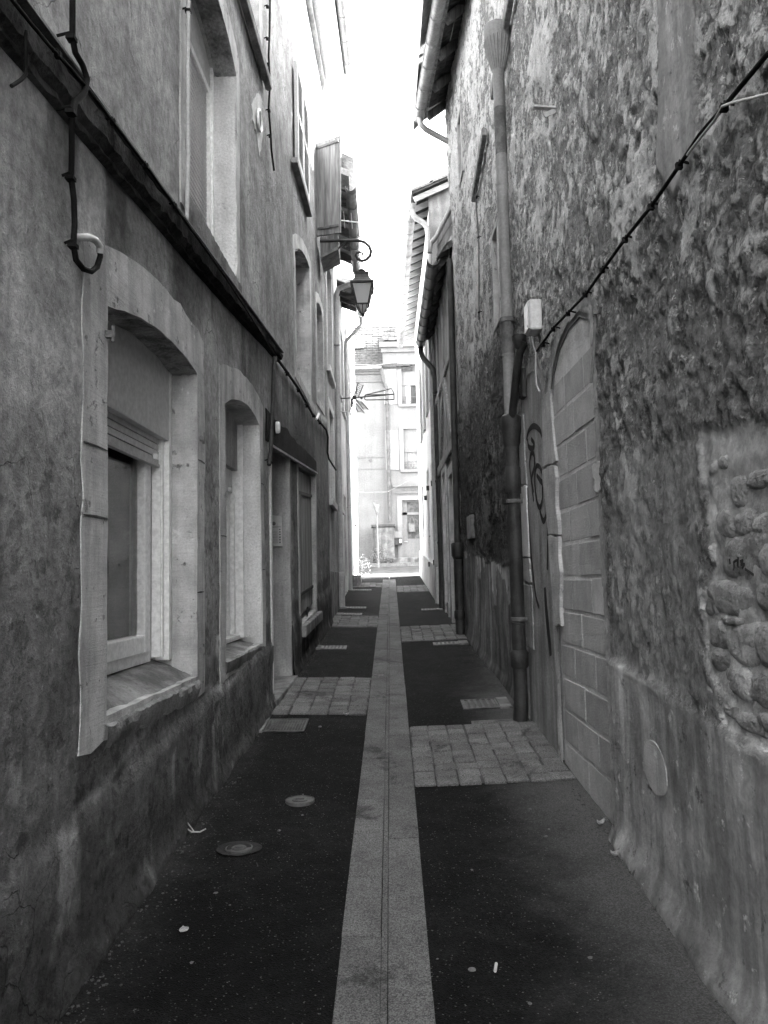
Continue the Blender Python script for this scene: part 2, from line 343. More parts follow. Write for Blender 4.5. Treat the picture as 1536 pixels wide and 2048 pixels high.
M = dict(
    render=mat_render(), rubble=mat_rubble(), asphalt=mat_asphalt(), granite=mat_granite('granite', .85), sett=mat_granite('sett_granite', .9),
    stone=mat_stone(.38, .60), field_stone=plain('field_stone', .24, .46, 7, 60, .1, .93, .012, spots=.45, con=(.36, .62)), stone_dark=plain('dark_stone', .16, .32, 4, 70, .3, .92, .012, spots=.3),
    sill=plain('sill_mortar', .16, .36, 4, 55, .1, .95, .016, spots=.3), soffit_stone=plain('sooty_plaster', .14, .42, 5, 40, 0, .95, .014, spots=.4),
    plaster=plain('pale_plaster', .58, .72, 3, 60, .18, .9, .006, spots=.3), plaster_mid=plain('grey_plaster', .34, .50, 3, 60, .3, .9, .008, spots=.25),
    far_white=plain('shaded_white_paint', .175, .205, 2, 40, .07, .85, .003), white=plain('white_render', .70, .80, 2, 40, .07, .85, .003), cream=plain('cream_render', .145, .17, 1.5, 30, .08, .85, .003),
    offwhite=plain('worn_white_render', .46, .62, 2, 40, .25, .9, .006, spots=.2),
    pvc=plain('white_plastic', .80, .84, 2, 30, .03, .35, .0005), pvc_grey=plain('grey_plastic', .50, .54, 2, 30, .06, .4, .0005),
    zinc=plain('zinc', .26, .38, 4, 40, .2, .45, .002, .35), zinc_light=plain('pale_zinc', .34, .46, 4, 40, .15, .45, .002, .2),
    pipe_grey=plain('grey_pipe_paint', .36, .48, 3, 50, .25, .5, .002), pipe_pale=plain('pale_pipe_paint', .40, .50, 3, 50, .15, .5, .002),
    iron=plain('dark_cast_iron', .018, .045, 6, 60, .2, .55, .003), iron_grey=plain('worn_iron', .07, .15, 9, 70, .1, .6, .005),
    black=plain('black_cable', .006, .015, 9, 60, 0, .8, .002), soot=plain('sooty_beam', .008, .03, 5, 40, .3, .85, .01),
    wood=mat_wood('weathered_wood', .16, .34), wood_dark=mat_wood('dark_wood', .035, .09), wood_pale=mat_wood('pale_weathered_wood', .26, .42),
    eave_dark=mat_wood('eave_boards', .05, .13, (2, 14, 14)), eave_pale=mat_wood('painted_rafters', .26, .36, (2, 14, 14)),
    louvre=mat_louvre('grey_louvre', .40, .46), louvre_pale=mat_louvre('pale_louvre', .2, .24), tile=plain('roof_tile', .20, .34, 6, 40, 0, .9, .008, spots=.2),
    tile_pale=plain('pale_roof_tile', .06, .11, 9, 40, 0, .9, .008), block=plain('concrete_block', .40, .50, 5, 90, .1, .95, .008), mortar=plain('block_mortar', .56, .68, 8, 80, .1, .95, .012),
    glass=mat_glass('window_glass'), curtain=plain('curtain_cloth', .7, .8, 2, 60, .1, .9, .001), dark=plain('painted_room_shade', .012, .02, 3, 20, 0, .95, .001),  # dark: near black colour painted as the shade inside unlit rooms
    steel=plain('brushed_steel', .34, .42, 9, 120, .05, .4, .001, .5), lens=mat_lens(),
    paint=plain('black_spray_paint', .018, .035, 9, 60, 0, .7, .001), leaf=plain('leaf', .06, .13, 40, 90, 0, .7, .002), leaf_pale=plain('pale_leaf', .08, .18, 40, 90, 0, .7, .002),
    chip=plain('stone_chip', .3, .5, 30, 120, 0, .9, .004), fillet=plain('mortar_fillet', .12, .22, 5, 60, .1, .95, .014, spots=.3),
)

# ================================================================== the ground
def hitz(px, py, z): return hit(px, py, (0, 0, 1), z)
def hitx(px, py, x): return hit(px, py, (1, 0, 0), x)
def hity(px, py, y): return hit(px, py, (0, 1, 0), y)
CX = -0.057                                   # middle of the granite drain strip
def terrain():
    m = MB(); ys = [-400, -10, 40, 400]; zs = [-.9, -.84, 3.16, 3.2]
    for i in range(3): m.quad((-400, ys[i], zs[i]), (400, ys[i], zs[i]), (400, ys[i+1], zs[i+1]), (-400, ys[i+1], zs[i+1]))
    return structure(m.build('ground', M['asphalt']))
terrain()
class Flat:                                   # adapter so gridmesh can make the lane surface
    pass
def lane():
    ys = np.concatenate([np.arange(-10, 2, .5), np.arange(2, 8, .035), np.arange(8, 20.95, .1)]); xs = np.arange(-1.5, 1.51, .03)
    Xg, Yg = np.meshgrid(xs, ys, indexing='ij')
    Z = SL*Yg+.024*np.abs(Xg-CX)+.010*(fbm(Xg*1.7, Yg*1.7, 3)-.5)
    me = bpy.data.meshes.new('lane'); co = np.stack([Xg, Yg, Z], -1).reshape(-1, 3); nx, ny = Xg.shape; idx = np.arange(nx*ny).reshape(nx, ny)
    q = np.stack([idx[:-1, :-1], idx[1:, :-1], idx[1:, 1:], idx[:-1, 1:]], -1).reshape(-1, 4)
    me.from_pydata(co.tolist(), [], q.tolist())
    d = sstep(.34, 1.05, Xg+.25*(fbm(Xg*2, Yg*2, 9)-.5))*(1-sstep(6.0, 9.0, Yg))*.85+.22*sstep(-.80, -1.02, Xg+.12*(fbm(Xg*3, Yg*3, 12)-.5))*sstep(1.0, 3.5, Yg)
    d = d+.25*sstep(.7, 1.0, Xg)*sstep(6, 9, Yg)
    at = me.attributes.new('dust', 'FLOAT', 'POINT'); at.data.foreach_set('value', d.reshape(-1).astype(np.float32))
    me.polygons.foreach_set('use_smooth', [True]*len(me.polygons))
    o = bpy.data.objects.new('lane', me); COL.objects.link(o); me.materials.append(M['asphalt']); return structure(o)
lane()
def street():
    m = MB(); m.quad((-60, 20.9, SL*20.9+.012), (60, 20.9, SL*20.9+.012), (60, 25.2, SL*25.2+.012), (-60, 25.2, SL*25.2+.012))
    structure(m.build('street', plain('street_asphalt', .05, .085, 4, 60)))
    k = MB(); k.extr([(-60, 25.2, SL*25.2-.05), (60, 25.2, SL*25.2-.05), (60, 25.2, SL*25.2+.12), (-60, 25.2, SL*25.2+.12)], (0, 1.2, .09))
    structure(k.build('pavement', M['granite']))
street()
def frust(m, x0, x1, y0, y1, z, inset=.006, h=.03, skew=0):
    def zz(x, y): return SL*y+.024*abs(x-CX)
    B = [(x0, y0), (x1, y0), (x1, y1), (x0, y1)]; T = [(x0+inset, y0+inset), (x1-inset, y0+inset), (x1-inset, y1-inset), (x0+inset, y1-inset)]
    t = [RS.uniform(-skew, skew) for _ in range(4)]
    m.add([(x, y, zz(x, y)+z-h) for x, y in B]+[(x, y, zz(x, y)+z-inset*.6) for x, y in B]+[(x, y, zz(x, y)+z+t[i]) for i, (x, y) in enumerate(T)],
          [(0, 1, 5, 4), (1, 2, 6, 5), (2, 3, 7, 6), (3, 0, 4, 7), (4, 5, 9, 8), (5, 6, 10, 9), (6, 7, 11, 10), (7, 4, 8, 11), (8, 9, 10, 11)])
def drain_strip():
    m = MB(); tn = []
    for x0, x1 in ((CX-.163, CX-.012), (CX+.012, CX+.163)):
        y = -9.0
        while y < 19.9:
            L = random.uniform(.42, .80); dx_ = random.uniform(-.002, .002); frust(m, x0+.001+dx_, x1-.001+dx_, y, min(y+L, 19.95), .010+random.uniform(-.002, .002), .004, .03, .0015); tn += [random.uniform(.88, 1.08)]*12; y += L+.005
    y = -9.0
    while y < 19.9:
        frust(m, CX-.011, CX+.011, y, y+1.2, .004, .002, .02); tn += [.95]*12; y += 1.203
    structure(m.build('drain_strip', M['granite'], tone=tn))
drain_strip()
def setts(xa, xb, y0, y1, rot=False):
    m = MB(); base = MB(); tn = []
    n = max(2, round((y1-y0)/.125)); dy = (y1-y0)/n
    nc = max(2, round(abs(xb-xa)/.145)); dx = (xb-xa)/nc
    for j in range(n):
        for i in range(nc):
            jx = [xa+dx*(i+k)+random.uniform(-.008, .008) for k in (0, 1)]; jy = random.uniform(-.006, .006)
            a, b = min(jx)+.005, max(jx)-.005
            frust(m, a, b, y0+dy*j+.006+jy, y0+dy*(j+1)-.006+jy, .015+random.uniform(-.003, .003), .009, .03, .003); tn += [random.uniform(.84, 1.18)]*12
    def zz(x, y): return SL*y+.024*abs(x-CX)
    k = 12; xs = np.linspace(xa, xb, k)
    for i in range(k-1): base.quad((xs[i], y0, zz(xs[i], y0)+.006), (xs[i+1], y0, zz(xs[i+1], y0)+.006), (xs[i+1], y1, zz(xs[i+1], y1)+.006), (xs[i], y1, zz(xs[i], y1)+.006))
    structure(base.build('sett_bedding', M['fillet'], tone=.45)); structure(m.build('sett_paving', M['sett'], tone=tn))
L_, R_ = CX-.166, CX+.166
for a in ((L_, -1.02, 6.34, 7.76), (L_, -.96, 11.3, 12.56), (L_, -.95, 17.7, 18.9), (R_, 1.06, 4.65, 5.92), (R_, .97, 9.92, 11.26), (R_, .86, 16.4, 17.9)): setts(*a)

# ================================================================== left house with two arched windows
def arch(u0, u1, vb0, vb1, vs0, vs1, rise, n=14, ns=16, jit=0.0):
    P = []
    for i in range(ns): t = i/ns; P.append((u0+(u1-u0)*t, vb0+(vb1-vb0)*t))
    for i in range(ns): t = i/ns; P.append((u1, vb1+(vs1-vb1)*t))
    for i in range(n): t = i/n; P.append((u1+(u0-u1)*t, vs1+(vs0-vs1)*t+rise*4*t*(1-t)))
    for i in range(ns): t = i/ns; P.append((u0, vs0+(vb0-vs0)*t))
    if jit: P = [(u+RS.uniform(-jit, jit), v+RS.uniform(-jit, jit)) for u, v in P]
    return P
W1i = arch(3.02, 4.31, 1.10, 1.09, 2.72, 2.80, .07, jit=.004); W1o = arch(2.79, 4.47, 1.00, .985, 2.90, 3.04, .10, jit=.014)
W2i = arch(5.02, 6.18, 1.10, 1.12, 2.79, 2.87, .10, jit=.004); W2o = arch(4.86, 6.32, .96, 1.02, 3.00, 3.07, .10, jit=.009)
DRi = arch(6.62, 7.75, .50, .60, 2.80, 2.90, .0, jit=.003); DRo = arch(6.56, 7.82, .48, .58, 2.86, 2.96, .0, jit=.006)
SHi = arch(8.45, 9.92, 1.13, 1.24, 2.87, 2.98, .0, jit=.003); SHo = arch(8.36, 10.02, .98, 1.08, 2.95, 3.07, .0, jit=.006)
U1i = arch(4.12, 5.38, 3.72, 3.76, 5.20, 5.32, .22, jit=.004); U1o = arch(4.02, 5.50, 3.66, 3.70, 5.36, 5.50, .24, jit=.008)
U2i = arch(5.15, 6.36, 6.08, 6.12, 7.8, 7.9, .15); U2o = arch(5.02, 6.48, 6.0, 6.03, 7.95, 8.05, .15, jit=.006)
U3i = arch(8.35, 9.60, 3.92, 3.92, 5.3, 5.62, .10, jit=.004); U3o = arch(8.22, 9.72, 3.82, 3.80, 5.42, 5.76, .12, jit=.008)
U4i = arch(10.35, 11.2, 4.1, 4.15, 5.42, 5.55, .08, jit=.004); U4o = arch(10.24, 11.32, 4.0, 4.05, 5.54, 5.68, .08, jit=.006)
HOLES_L = [W1i, W2i, DRi, SHi, U1i, U2i, U3i, U4i]
def grow(P, d):
    c = np.mean(P, 0); return [(u+d*np.sign(u-c[0]), v+d*np.sign(v-c[1])) for u, v in P]
HLg = [grow(h, .028) for h in HOLES_L]
Z_L1 = 9.55
def l1_off(U, V):
    h = V-SL*U-.024; o = .030*(fbm(U*.8, V*.8, 21)-.5)+.008*(fbm(U*5, V*5, 22, 4)-.5)
    o += .020*(1-sstep(.50, .60, h+.10*(fbm(U*3, V*3, 23)-.5)))*(U > 2.0)
    foot = np.exp(-(np.maximum(h, 0)/.07)**2)*(.004+.045*fbm(U*5, V*3, 24)); o += foot
    return o
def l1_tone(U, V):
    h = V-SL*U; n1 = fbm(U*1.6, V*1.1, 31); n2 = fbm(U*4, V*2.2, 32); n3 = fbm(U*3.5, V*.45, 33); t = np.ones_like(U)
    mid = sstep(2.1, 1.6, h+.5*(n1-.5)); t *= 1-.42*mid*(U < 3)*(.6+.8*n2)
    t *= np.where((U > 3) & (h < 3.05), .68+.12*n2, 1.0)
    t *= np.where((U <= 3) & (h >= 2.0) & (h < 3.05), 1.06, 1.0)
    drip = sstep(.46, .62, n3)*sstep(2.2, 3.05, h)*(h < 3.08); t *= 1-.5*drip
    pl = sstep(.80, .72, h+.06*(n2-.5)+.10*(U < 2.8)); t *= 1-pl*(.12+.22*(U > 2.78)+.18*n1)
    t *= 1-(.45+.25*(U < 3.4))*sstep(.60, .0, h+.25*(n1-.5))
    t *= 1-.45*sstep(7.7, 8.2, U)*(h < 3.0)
    t *= np.where(h > 3.15, .80-.24*sstep(4.5, 8.5, U), 1.0)*(1+.35*(fbm(U*1.1, V*1.1, 38)-.5))  # upper wall painted darker along its length to offset stronger sky light
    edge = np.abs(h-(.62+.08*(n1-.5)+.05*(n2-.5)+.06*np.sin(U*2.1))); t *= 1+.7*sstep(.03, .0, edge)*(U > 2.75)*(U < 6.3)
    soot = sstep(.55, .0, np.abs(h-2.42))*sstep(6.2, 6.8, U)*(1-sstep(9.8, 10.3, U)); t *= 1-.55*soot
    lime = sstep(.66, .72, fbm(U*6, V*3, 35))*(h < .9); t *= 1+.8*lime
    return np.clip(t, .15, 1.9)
def l1_worn(U, V):
    h = V-SL*U; return np.clip(.25+.75*sstep(2.3, 1.7, h)+.15*sstep(.5, .7, fbm(U*.9, V*.9, 37)), 0, 1)
house_l = thing('house', 'tall rendered stone house with two arched ground floor windows and a dark string course', 'house', (-1.2, 3.5, .28))
us = np.concatenate([np.arange(-3.5, 2, .25), np.arange(2, 4.6, .016), np.arange(4.6, 11.71, .026)]); vs = np.concatenate([np.arange(-.9, .05, .1), np.arange(.05, 3.4, .018), np.arange(3.4, Z_L1+.04, .04)])
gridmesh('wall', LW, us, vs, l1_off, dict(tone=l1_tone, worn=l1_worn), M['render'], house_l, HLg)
m = MB()                                      # the body of the house behind the wall face
def body(m, fr, u0, u1, v0, v1, inset, depth):
    P = lambda u, o, v: fr(u, v, -o)
    for a, b in ((inset, depth),):
        m.quad(P(u0, a, v0), P(u1, a, v0), P(u1, a, v1), P(u0, a, v1)); m.quad(P(u0, b, v0), P(u1, b, v0), P(u1, b, v1), P(u0, b, v1))
    for u in (u0, u1): m.quad(P(u, 0, v0), P(u, depth, v0), P(u, depth, v1), P(u, 0, v1))
    m.quad(P(u0, 0, v1), P(u1, 0, v1), P(u1, depth, v1), P(u0, depth, v1))
    return m
body(m, LW, -3.5, 11.7, -1, Z_L1, .62, 7).build('rear_wall', M['plaster_mid'], house_l, recalc=False)
def roof(fr, u0, u1, o0, z0, o1, z1, th=.12):  # one roof slope from the eave edge to the ridge, o measured into the lane
    m = MB(); nrm = np.array([z1-z0, o0-o1]); 
    A = [(o0, z0), (o1, z1), (o1, z1-th), (o0, z0-th)]
    return m.add([fr(u0, z, o) for o, z in A]+[fr(u1, z, o) for o, z in A], [(0, 1, 2, 3), (7, 6, 5, 4), (0, 4, 5, 1), (1, 5, 6, 2), (2, 6, 7, 3), (3, 7, 4, 0)])
roof(LW, -3.5, 11.85, .42, 9.86, -3.5, 12.4).build('roof', M['tile'], house_l)
m = MB(); m.rect(LW, -3.5, 11.8, 9.60, 9.64, -.05, .33); m.rect(LW, -3.5, 11.8, 9.60, 9.80, .332, .352); m.build('soffit', M['white'], house_l)
m = MB(); m.prism(LW, [(-3.5, 9.42), (11.75, 9.42), (11.75, 9.595), (-3.5, 9.595)], .0, .06); m.build('cornice', M['plaster_mid'], house_l)
m = MB(); m.gutter(LW(-3.5, 9.76, .43), LW(11.85, 9.76, .43), .075)
for u in np.arange(6, 11.8, .5): m.tube([LW(u, 9.76+.078*math.sin(t), .43+.078*math.cos(t)) for t in np.linspace(math.pi, 2*math.pi, 8)], .008, 6)
m.build('gutter', M['zinc_light'], house_l, smooth=50)

def l1_at(u, v): return float(.030*(fbm(np.array([[u*.8]]), np.array([[v*.8]]), 21)-.5)[0, 0])
def surround(parent, o, i, proud, depth, mat=None, name='stone_surround'):
    return MB().ring(LW, o, i, lambda u, v: l1_at(u, v)+proud, -.06, -depth).build(name, mat or M['stone'], parent, smooth=30)
s1 = surround(house_l, W1o, W1i, .004, .30); surround(house_l, W2o, W2i, .004, .34); surround(house_l, U1o, U1i, .009, .30)
surround(house_l, U2o, U2i, .009, .25); surround(house_l, U3o, U3i, .009, .30); surround(house_l, U4o, U4i, .009, .25)
surround(house_l, DRo, DRi, .007, .42, M['plaster_mid'], 'door_surround'); surround(house_l, SHo, SHi, .007, .12, M['plaster_mid'])
m = MB()
for u0, u1, v in ((2.80, 3.02, 1.86), (2.80, 3.02, 2.13), (4.32, 4.46, 1.55), (4.32, 4.46, 2.30), (4.87, 5.02, 1.9), (6.20, 6.31, 1.7), (6.20, 6.31, 2.4)):
    o_ = max(l1_at(u0, v), l1_at(u1, v))+.0055; m.prism(LW, [(u0, v), ((u0+u1)/2, v+RS.uniform(-.004, .004)), (u1, v+RS.uniform(-.004, .004)), (u1, v+.006), ((u0+u1)/2, v+.009), (u0, v+.005)], -.05, o_)
m.each('stone_joint', M['stone_dark'], house_l, tone=.4)
# rough sooty undersides of the two big arches
def underside(P, n=14, ns=16, d0=.012, d1=-.30):
    A = P[2*ns:2*ns+n+1]; m = MB(); k = 10; vs = []
    for u, v in A:
        for j in range(k): o = d0+(d1-d0)*j/(k-1); vs.append(LW(u, v-.006-RS.uniform(0, .010), o))
    return m.add(vs, [(i*k+j, i*k+j+1, (i+1)*k+j+1, (i+1)*k+j) for i in range(len(A)-1) for j in range(k-1)])
underside(W1i, d1=-.14).build('arch_underside', M['soffit_stone'], house_l, smooth=60, recalc=False)
underside(U1i, d1=-.14).build('arch_underside', M['soffit_stone'], house_l, smooth=60, recalc=False)
underside(U3i, d1=-.22).build('arch_underside', M['soffit_stone'], house_l, smooth=60, recalc=False)
# window one
def grainy_sill(u0, u1, vin, vout, vlow, oin, oout, n=40, k=10, jit=.008):
    m = MB(); vs = []
    prof = [(oin+(oout-oin)*t, vin+(vout-vin)*t**1.5) for t in np.linspace(0, 1, k)]+[(oout-.004, (vout+vlow)/2), (oout-.02, vlow)]
    K = len(prof)
    for i in range(n+1):
        u = u0+(u1-u0)*i/n; sl = .02*(u-u0)
        for o, v in prof: vs.append(LW(u, v+RS.uniform(-jit, jit)+.01*(vnoise(np.array(u*6.), np.array(o*9.), 5)-.5), o+RS.uniform(-jit, jit)*.6))
    return m.add(vs, [(i*K+j, i*K+j+1, (i+1)*K+j+1, (i+1)*K+j) for i in range(n) for j in range(K-1)])
grainy_sill(3.0, 4.33, 1.20, 1.06, .97, -.30, .022, jit=.0045).build('window_sill', M['sill'], house_l, smooth=60)
grainy_sill(4.98, 6.20, 1.17, 1.10, 1.02, -.32, .022, jit=.004).build('window_sill', M['sill'], house_l, smooth=60)
grainy_sill(4.08, 5.44, 3.80, 3.74, 3.60, -.26, .03, jit=.004).build('window_sill', M['sill'], house_l, smooth=60)
def pipe_rect(m, fr, u0, u1, v0, v1, o0, o1): return m.rect(fr, u0, u1, v0, v1, o0, o1)
wn = MB(); wn.rect(LW, 3.02, 4.30, 2.40, 2.90, -.20, -.135); win1 = wn.build('window', M['pvc_grey'], house_l, bevel=.004)          # roller box cover
MB().rect(LW, 4.255, 4.312, 1.19, 2.86, -.21, -.134).build('side_board', M['pvc'], win1, bevel=.003)
m = MB(); m.rect(LW, 4.205, 4.25, 1.21, 2.42, -.215, -.165); m.rect(LW, 3.02, 3.05, 1.21, 2.42, -.215, -.165); m.rect(LW, 4.215, 4.24, 1.21, 2.42, -.166, -.158)
m.each('shutter_rail', M['pvc'], win1, bevel=.002)
m = MB()
for k in range(4): m.rect(LW, 3.04, 4.22, 2.262+k*.037, 2.295+k*.037, -.195, -.176+.002*(k % 2))
m.rect(LW, 3.04, 4.22, 2.243, 2.262, -.198, -.168); m.build('roller_shutter', M['pvc_grey'], win1, bevel=.003)
MB().rect(LW, 4.09, 4.13, 2.275, 2.305, -.170, -.150).build('shutter_stop', M['pvc'], win1, bevel=.003)
def sash(m, u0, u1, v0, v1, wst, wb, o0, o1):
    m.rect(LW, u0, u0+wst, v0, v1, o0, o1); m.rect(LW, u1-wst, u1, v0, v1, o0, o1)
    m.rect(LW, u0+wst, u1-wst, v0, v0+wb, o0+.001, o1-.001); m.rect(LW, u0+wst, u1-wst, v1-wst, v1, o0+.001, o1-.001); return m
m = MB(); sash(m, 3.02, 4.20, 1.19, 2.42, .055, .07, -.29, -.215); m.build('frame', M['pvc'], win1, bevel=.005)
m = MB(); sash(m, 3.06, 4.15, 1.245, 2.38, .085, .095, -.275, -.200); m.build('sash', M['pvc'], win1, bevel=.008)
MB().rect(LW, 3.12, 4.09, 1.32, 2.31, -.250, -.244).build('pane', M['glass'], win1)
m = MB(); n = 40; vs = []
for i in range(n+1):
    u = 3.60+.30*i/n; o = -.268+.008*math.sin(i*.9)+.008*math.sin(i*2.3); vs += [LW(u, 1.25, o), LW(u, 2.38, o)]
m.add(vs, [(2*i, 2*i+2, 2*i+3, 2*i+1) for i in range(n)]); m.build('curtain', M['curtain'], win1, smooth=60, recalc=False)
MB().rect(LW, 2.9, 4.4, 1.1, 2.9, -.60, -.59).build('room', M['plaster'], win1)
m = MB(); m.bar(LW(3.02, 1.23, -.10), LW(3.02, 1.36, -.10), .03, .02, (0, 1, 0)); m.tube([LW(3.03, 1.22, -.10), LW(3.03, 1.29, -.06)], .012, 8); m.build('shutter_hook', M['iron_grey'], win1)
m = MB()
for (u, v) in ((3.0, 2.60), (4.36, 2.43), (4.36, 1.23)):
    m = MB(); m.box(LW(u, v, .02), (.018, .010, .014)); m.tube([LW(u, v-.030, .032), LW(u, v+.035, .032)], .007, 8)
    m.build('hinge_pin', M['iron_grey'], house_l)
# window two
wn = MB(); wn.rect(LW, 5.02, 6.16, 2.50, 2.98, -.24, -.17); win2 = wn.build('window', M['plaster_mid'], house_l)
MB().rect(LW, 6.15, 6.178, 1.17, 2.96, -.24, -.13).build('side_board', M['pvc'], win2)
m = MB(); sash(m, 5.02, 6.14, 1.18, 2.50, .06, .06, -.30, -.225); m.rect(LW, 6.09, 6.14, 1.2, 2.30, -.224, -.19); m.build('frame', M['pvc'], win2, bevel=.004)
m = MB(); sash(m, 5.08, 6.06, 1.24, 2.44, .08, .09, -.285, -.212); m.build('sash', M['pvc'], win2, bevel=.006)
MB().rect(LW, 5.14, 6.00, 1.32, 2.37, -.26, -.254).build('pane', M['glass'], win2)
m = MB(); m.rect(LW, 5.04, 6.09, 2.31, 2.49, -.224, -.20); m.build('roller_shutter', M['pvc_grey'], win2)
MB().rect(LW, 5.95, 5.99, 2.315, 2.345, -.20, -.18).build('shutter_stop', M['pvc'], win2)
MB().rect(LW, 4.95, 6.25, 1.0, 2.95, -.61, -.60).build('room', M['dark'], win2)
MB().rect(LW, 5.02, 6.17, 1.16, 1.19, -.30, -.16).build('sill_plate', M['pvc'], win2)
# pale plaster on the far reveals
for (u, v0, v1, d, mt) in ((6.176, 1.17, 2.88, .165, 'plaster'), (5.376, 3.80, 5.30, .155, 'plaster'), (4.306, 1.12, 2.78, .132, 'stone')):
    m = MB(); vs = []; n, k = 24, 6
    for i in range(n+1):
        for j in range(k): e = RS.uniform(-.012, .004) if j == k-1 else RS.uniform(-.002, .002); vs.append(LW(u-.008+RS.uniform(-.002, .002), v0+(v1-v0)*i/n, -d+(d+.012)*j/(k-1)+e))
    m.add(vs, [(i*k+j, i*k+j+1, (i+1)*k+j+1, (i+1)*k+j) for i in range(n) for j in range(k-1)]); m.build('reveal_plaster', M[mt], house_l, smooth=60, recalc=False)
# upper window with louvred blind
wn = MB(); wn.rect(LW, 4.12, 5.36, 3.78, 5.55, -.32, -.24); win3 = wn.build('window', M['pvc_grey'], house_l)
m = MB(); sash(m, 4.10, 5.34, 3.80, 5.18, .05, .05, -.22, -.165); m.rect(LW, 5.33, 5.372, 3.8, 5.4, -.235, -.15); m.build('frame', M['pvc'], win3, bevel=.003)
m = MB()
for k in range(34):
    v = 3.86+k*.0375; m.prism(LW, [(4.15, v), (5.29, v), (5.29, v+.030), (4.15, v+.030)], -.205, -.185)
m.build('louvre', M['louvre'], win3, bevel=.004); MB().rect(LW, 4.12, 5.36, 5.19, 5.54, -.22, -.17).build('box_cover', M['pvc_grey'], win3)
wn = MB(); wn.rect(LW, 5.15, 6.36, 6.08, 8.0, -.25, -.2); win4 = wn.build('window', M['pvc_grey'], house_l)
m = MB(); m.rect(LW, 6.26, 6.355, 6.1, 8.0, -.199, -.10); m.build('frame', M['offwhite'], win4)
m = MB(); m.rect(LW, 4.95, 6.55, 5.98, 6.07, .017, .075); m.build('window_sill', M['stone_dark'], house_l, bevel=.008)
for (a, b, c, d) in ((8.35, 9.60, 3.92, 5.75), (10.35, 11.2, 4.1, 5.65)):
    q = MB().rect(LW, a, b, c, d, -.30, -.24).build('window', M['plaster_mid'], house_l)
    m = MB(); m.rect(LW, a+.05, b-.35, c+.1, d-.2, -.239, -.20); m.build('frame', M['offwhite'], q)
# door recess with grey door, step
dr = MB().rect(LW, 6.60, 7.80, .55, 2.95, -.47, -.41).build('door', M['wood_dark'], house_l)
m = MB()
for k in range(3): m.rect(LW, 6.72, 7.62, .80+k*.68, 1.36+k*.68, -.409, -.395)
m.each('door_panel', M['wood_dark'], dr, bevel=.01); MB().tube([LW(6.8, 1.55, -.39), LW(6.8, 1.55, -.34), LW(6.92, 1.55, -.34)], .012, 8).build('handle', M['steel'], dr)
MB().extr([LW(6.56, .52, .06), LW(7.80, .62, .06), LW(7.80, .67, .06), LW(6.56, .615, .06)], (-.50, 0, .0)).build('doorstep', M['stone_dark'], house_l, bevel=.012)
MB().rect(LW, 6.56, 6.615, .52, 2.82, .011, .026).build('door_frame', M['plaster'], house_l)
# dark steel lintel over door and plank shutter, pale edge strip
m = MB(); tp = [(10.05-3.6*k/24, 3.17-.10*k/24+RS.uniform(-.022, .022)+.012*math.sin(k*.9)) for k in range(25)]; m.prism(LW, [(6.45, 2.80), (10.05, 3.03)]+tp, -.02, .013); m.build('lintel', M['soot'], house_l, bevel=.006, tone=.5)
m = MB(); m.prism(LW, [(6.60, 2.775), (10.05, 3.005), (10.05, 3.024), (6.60, 2.797)], -.02, .030); m.build('lintel_edge', M['plaster_mid'], house_l)
# closed plank shutters with strap hinges
sh = MB()
for k in range(8):
    a = 8.46+k*.183; sh.prism(LW, [(a+.003, 1.20+.0145*k), (a+.178, 1.213+.0145*k), (a+.178, 2.86+.013*k), (a+.003, 2.85+.013*k)], -.075, -.045+RS.uniform(-.004, .004))
psh = sh.build('plank_shutter', M['wood'], house_l, bevel=.004, tone=1.0)
m = MB()
for v in (1.42, 2.58): m.prism(LW, [(8.5, v), (9.88, v+.10), (9.88, v+.135), (8.5, v+.035)], -.042, -.030)
m.tube([LW(9.2, 1.15, -.03), LW(9.2, 1.30, -.02)], .01, 8); m.each('strap_hinge', M['iron'], psh)
MB().prism(LW, [(8.38, 1.0), (10.0, 1.10), (10.0, 1.22), (8.38, 1.13)], .012, .07).build('window_sill', M['stone_dark'], house_l, bevel=.015)
# string course: decayed timber and flashing
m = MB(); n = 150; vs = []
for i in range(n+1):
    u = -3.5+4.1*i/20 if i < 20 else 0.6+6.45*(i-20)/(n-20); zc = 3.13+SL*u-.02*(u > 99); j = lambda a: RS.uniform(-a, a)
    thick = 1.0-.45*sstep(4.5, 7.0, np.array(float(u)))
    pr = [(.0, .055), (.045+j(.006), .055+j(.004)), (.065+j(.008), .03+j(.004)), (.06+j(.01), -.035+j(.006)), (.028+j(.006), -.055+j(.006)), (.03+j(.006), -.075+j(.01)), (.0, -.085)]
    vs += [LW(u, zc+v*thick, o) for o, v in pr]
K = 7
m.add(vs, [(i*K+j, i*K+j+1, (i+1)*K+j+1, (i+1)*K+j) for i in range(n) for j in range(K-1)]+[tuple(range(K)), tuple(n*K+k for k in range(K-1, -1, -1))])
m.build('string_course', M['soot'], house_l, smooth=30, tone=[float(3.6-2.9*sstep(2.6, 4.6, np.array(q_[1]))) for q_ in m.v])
m = MB(); m.prism(LW, [(.6, 3.205+.048), (7.05, 3.19+.564-.02), (7.05, 3.20+.564-.02), (.6, 3.217+.048)], .0, .075); m.build('flashing', M['iron_grey'], house_l)
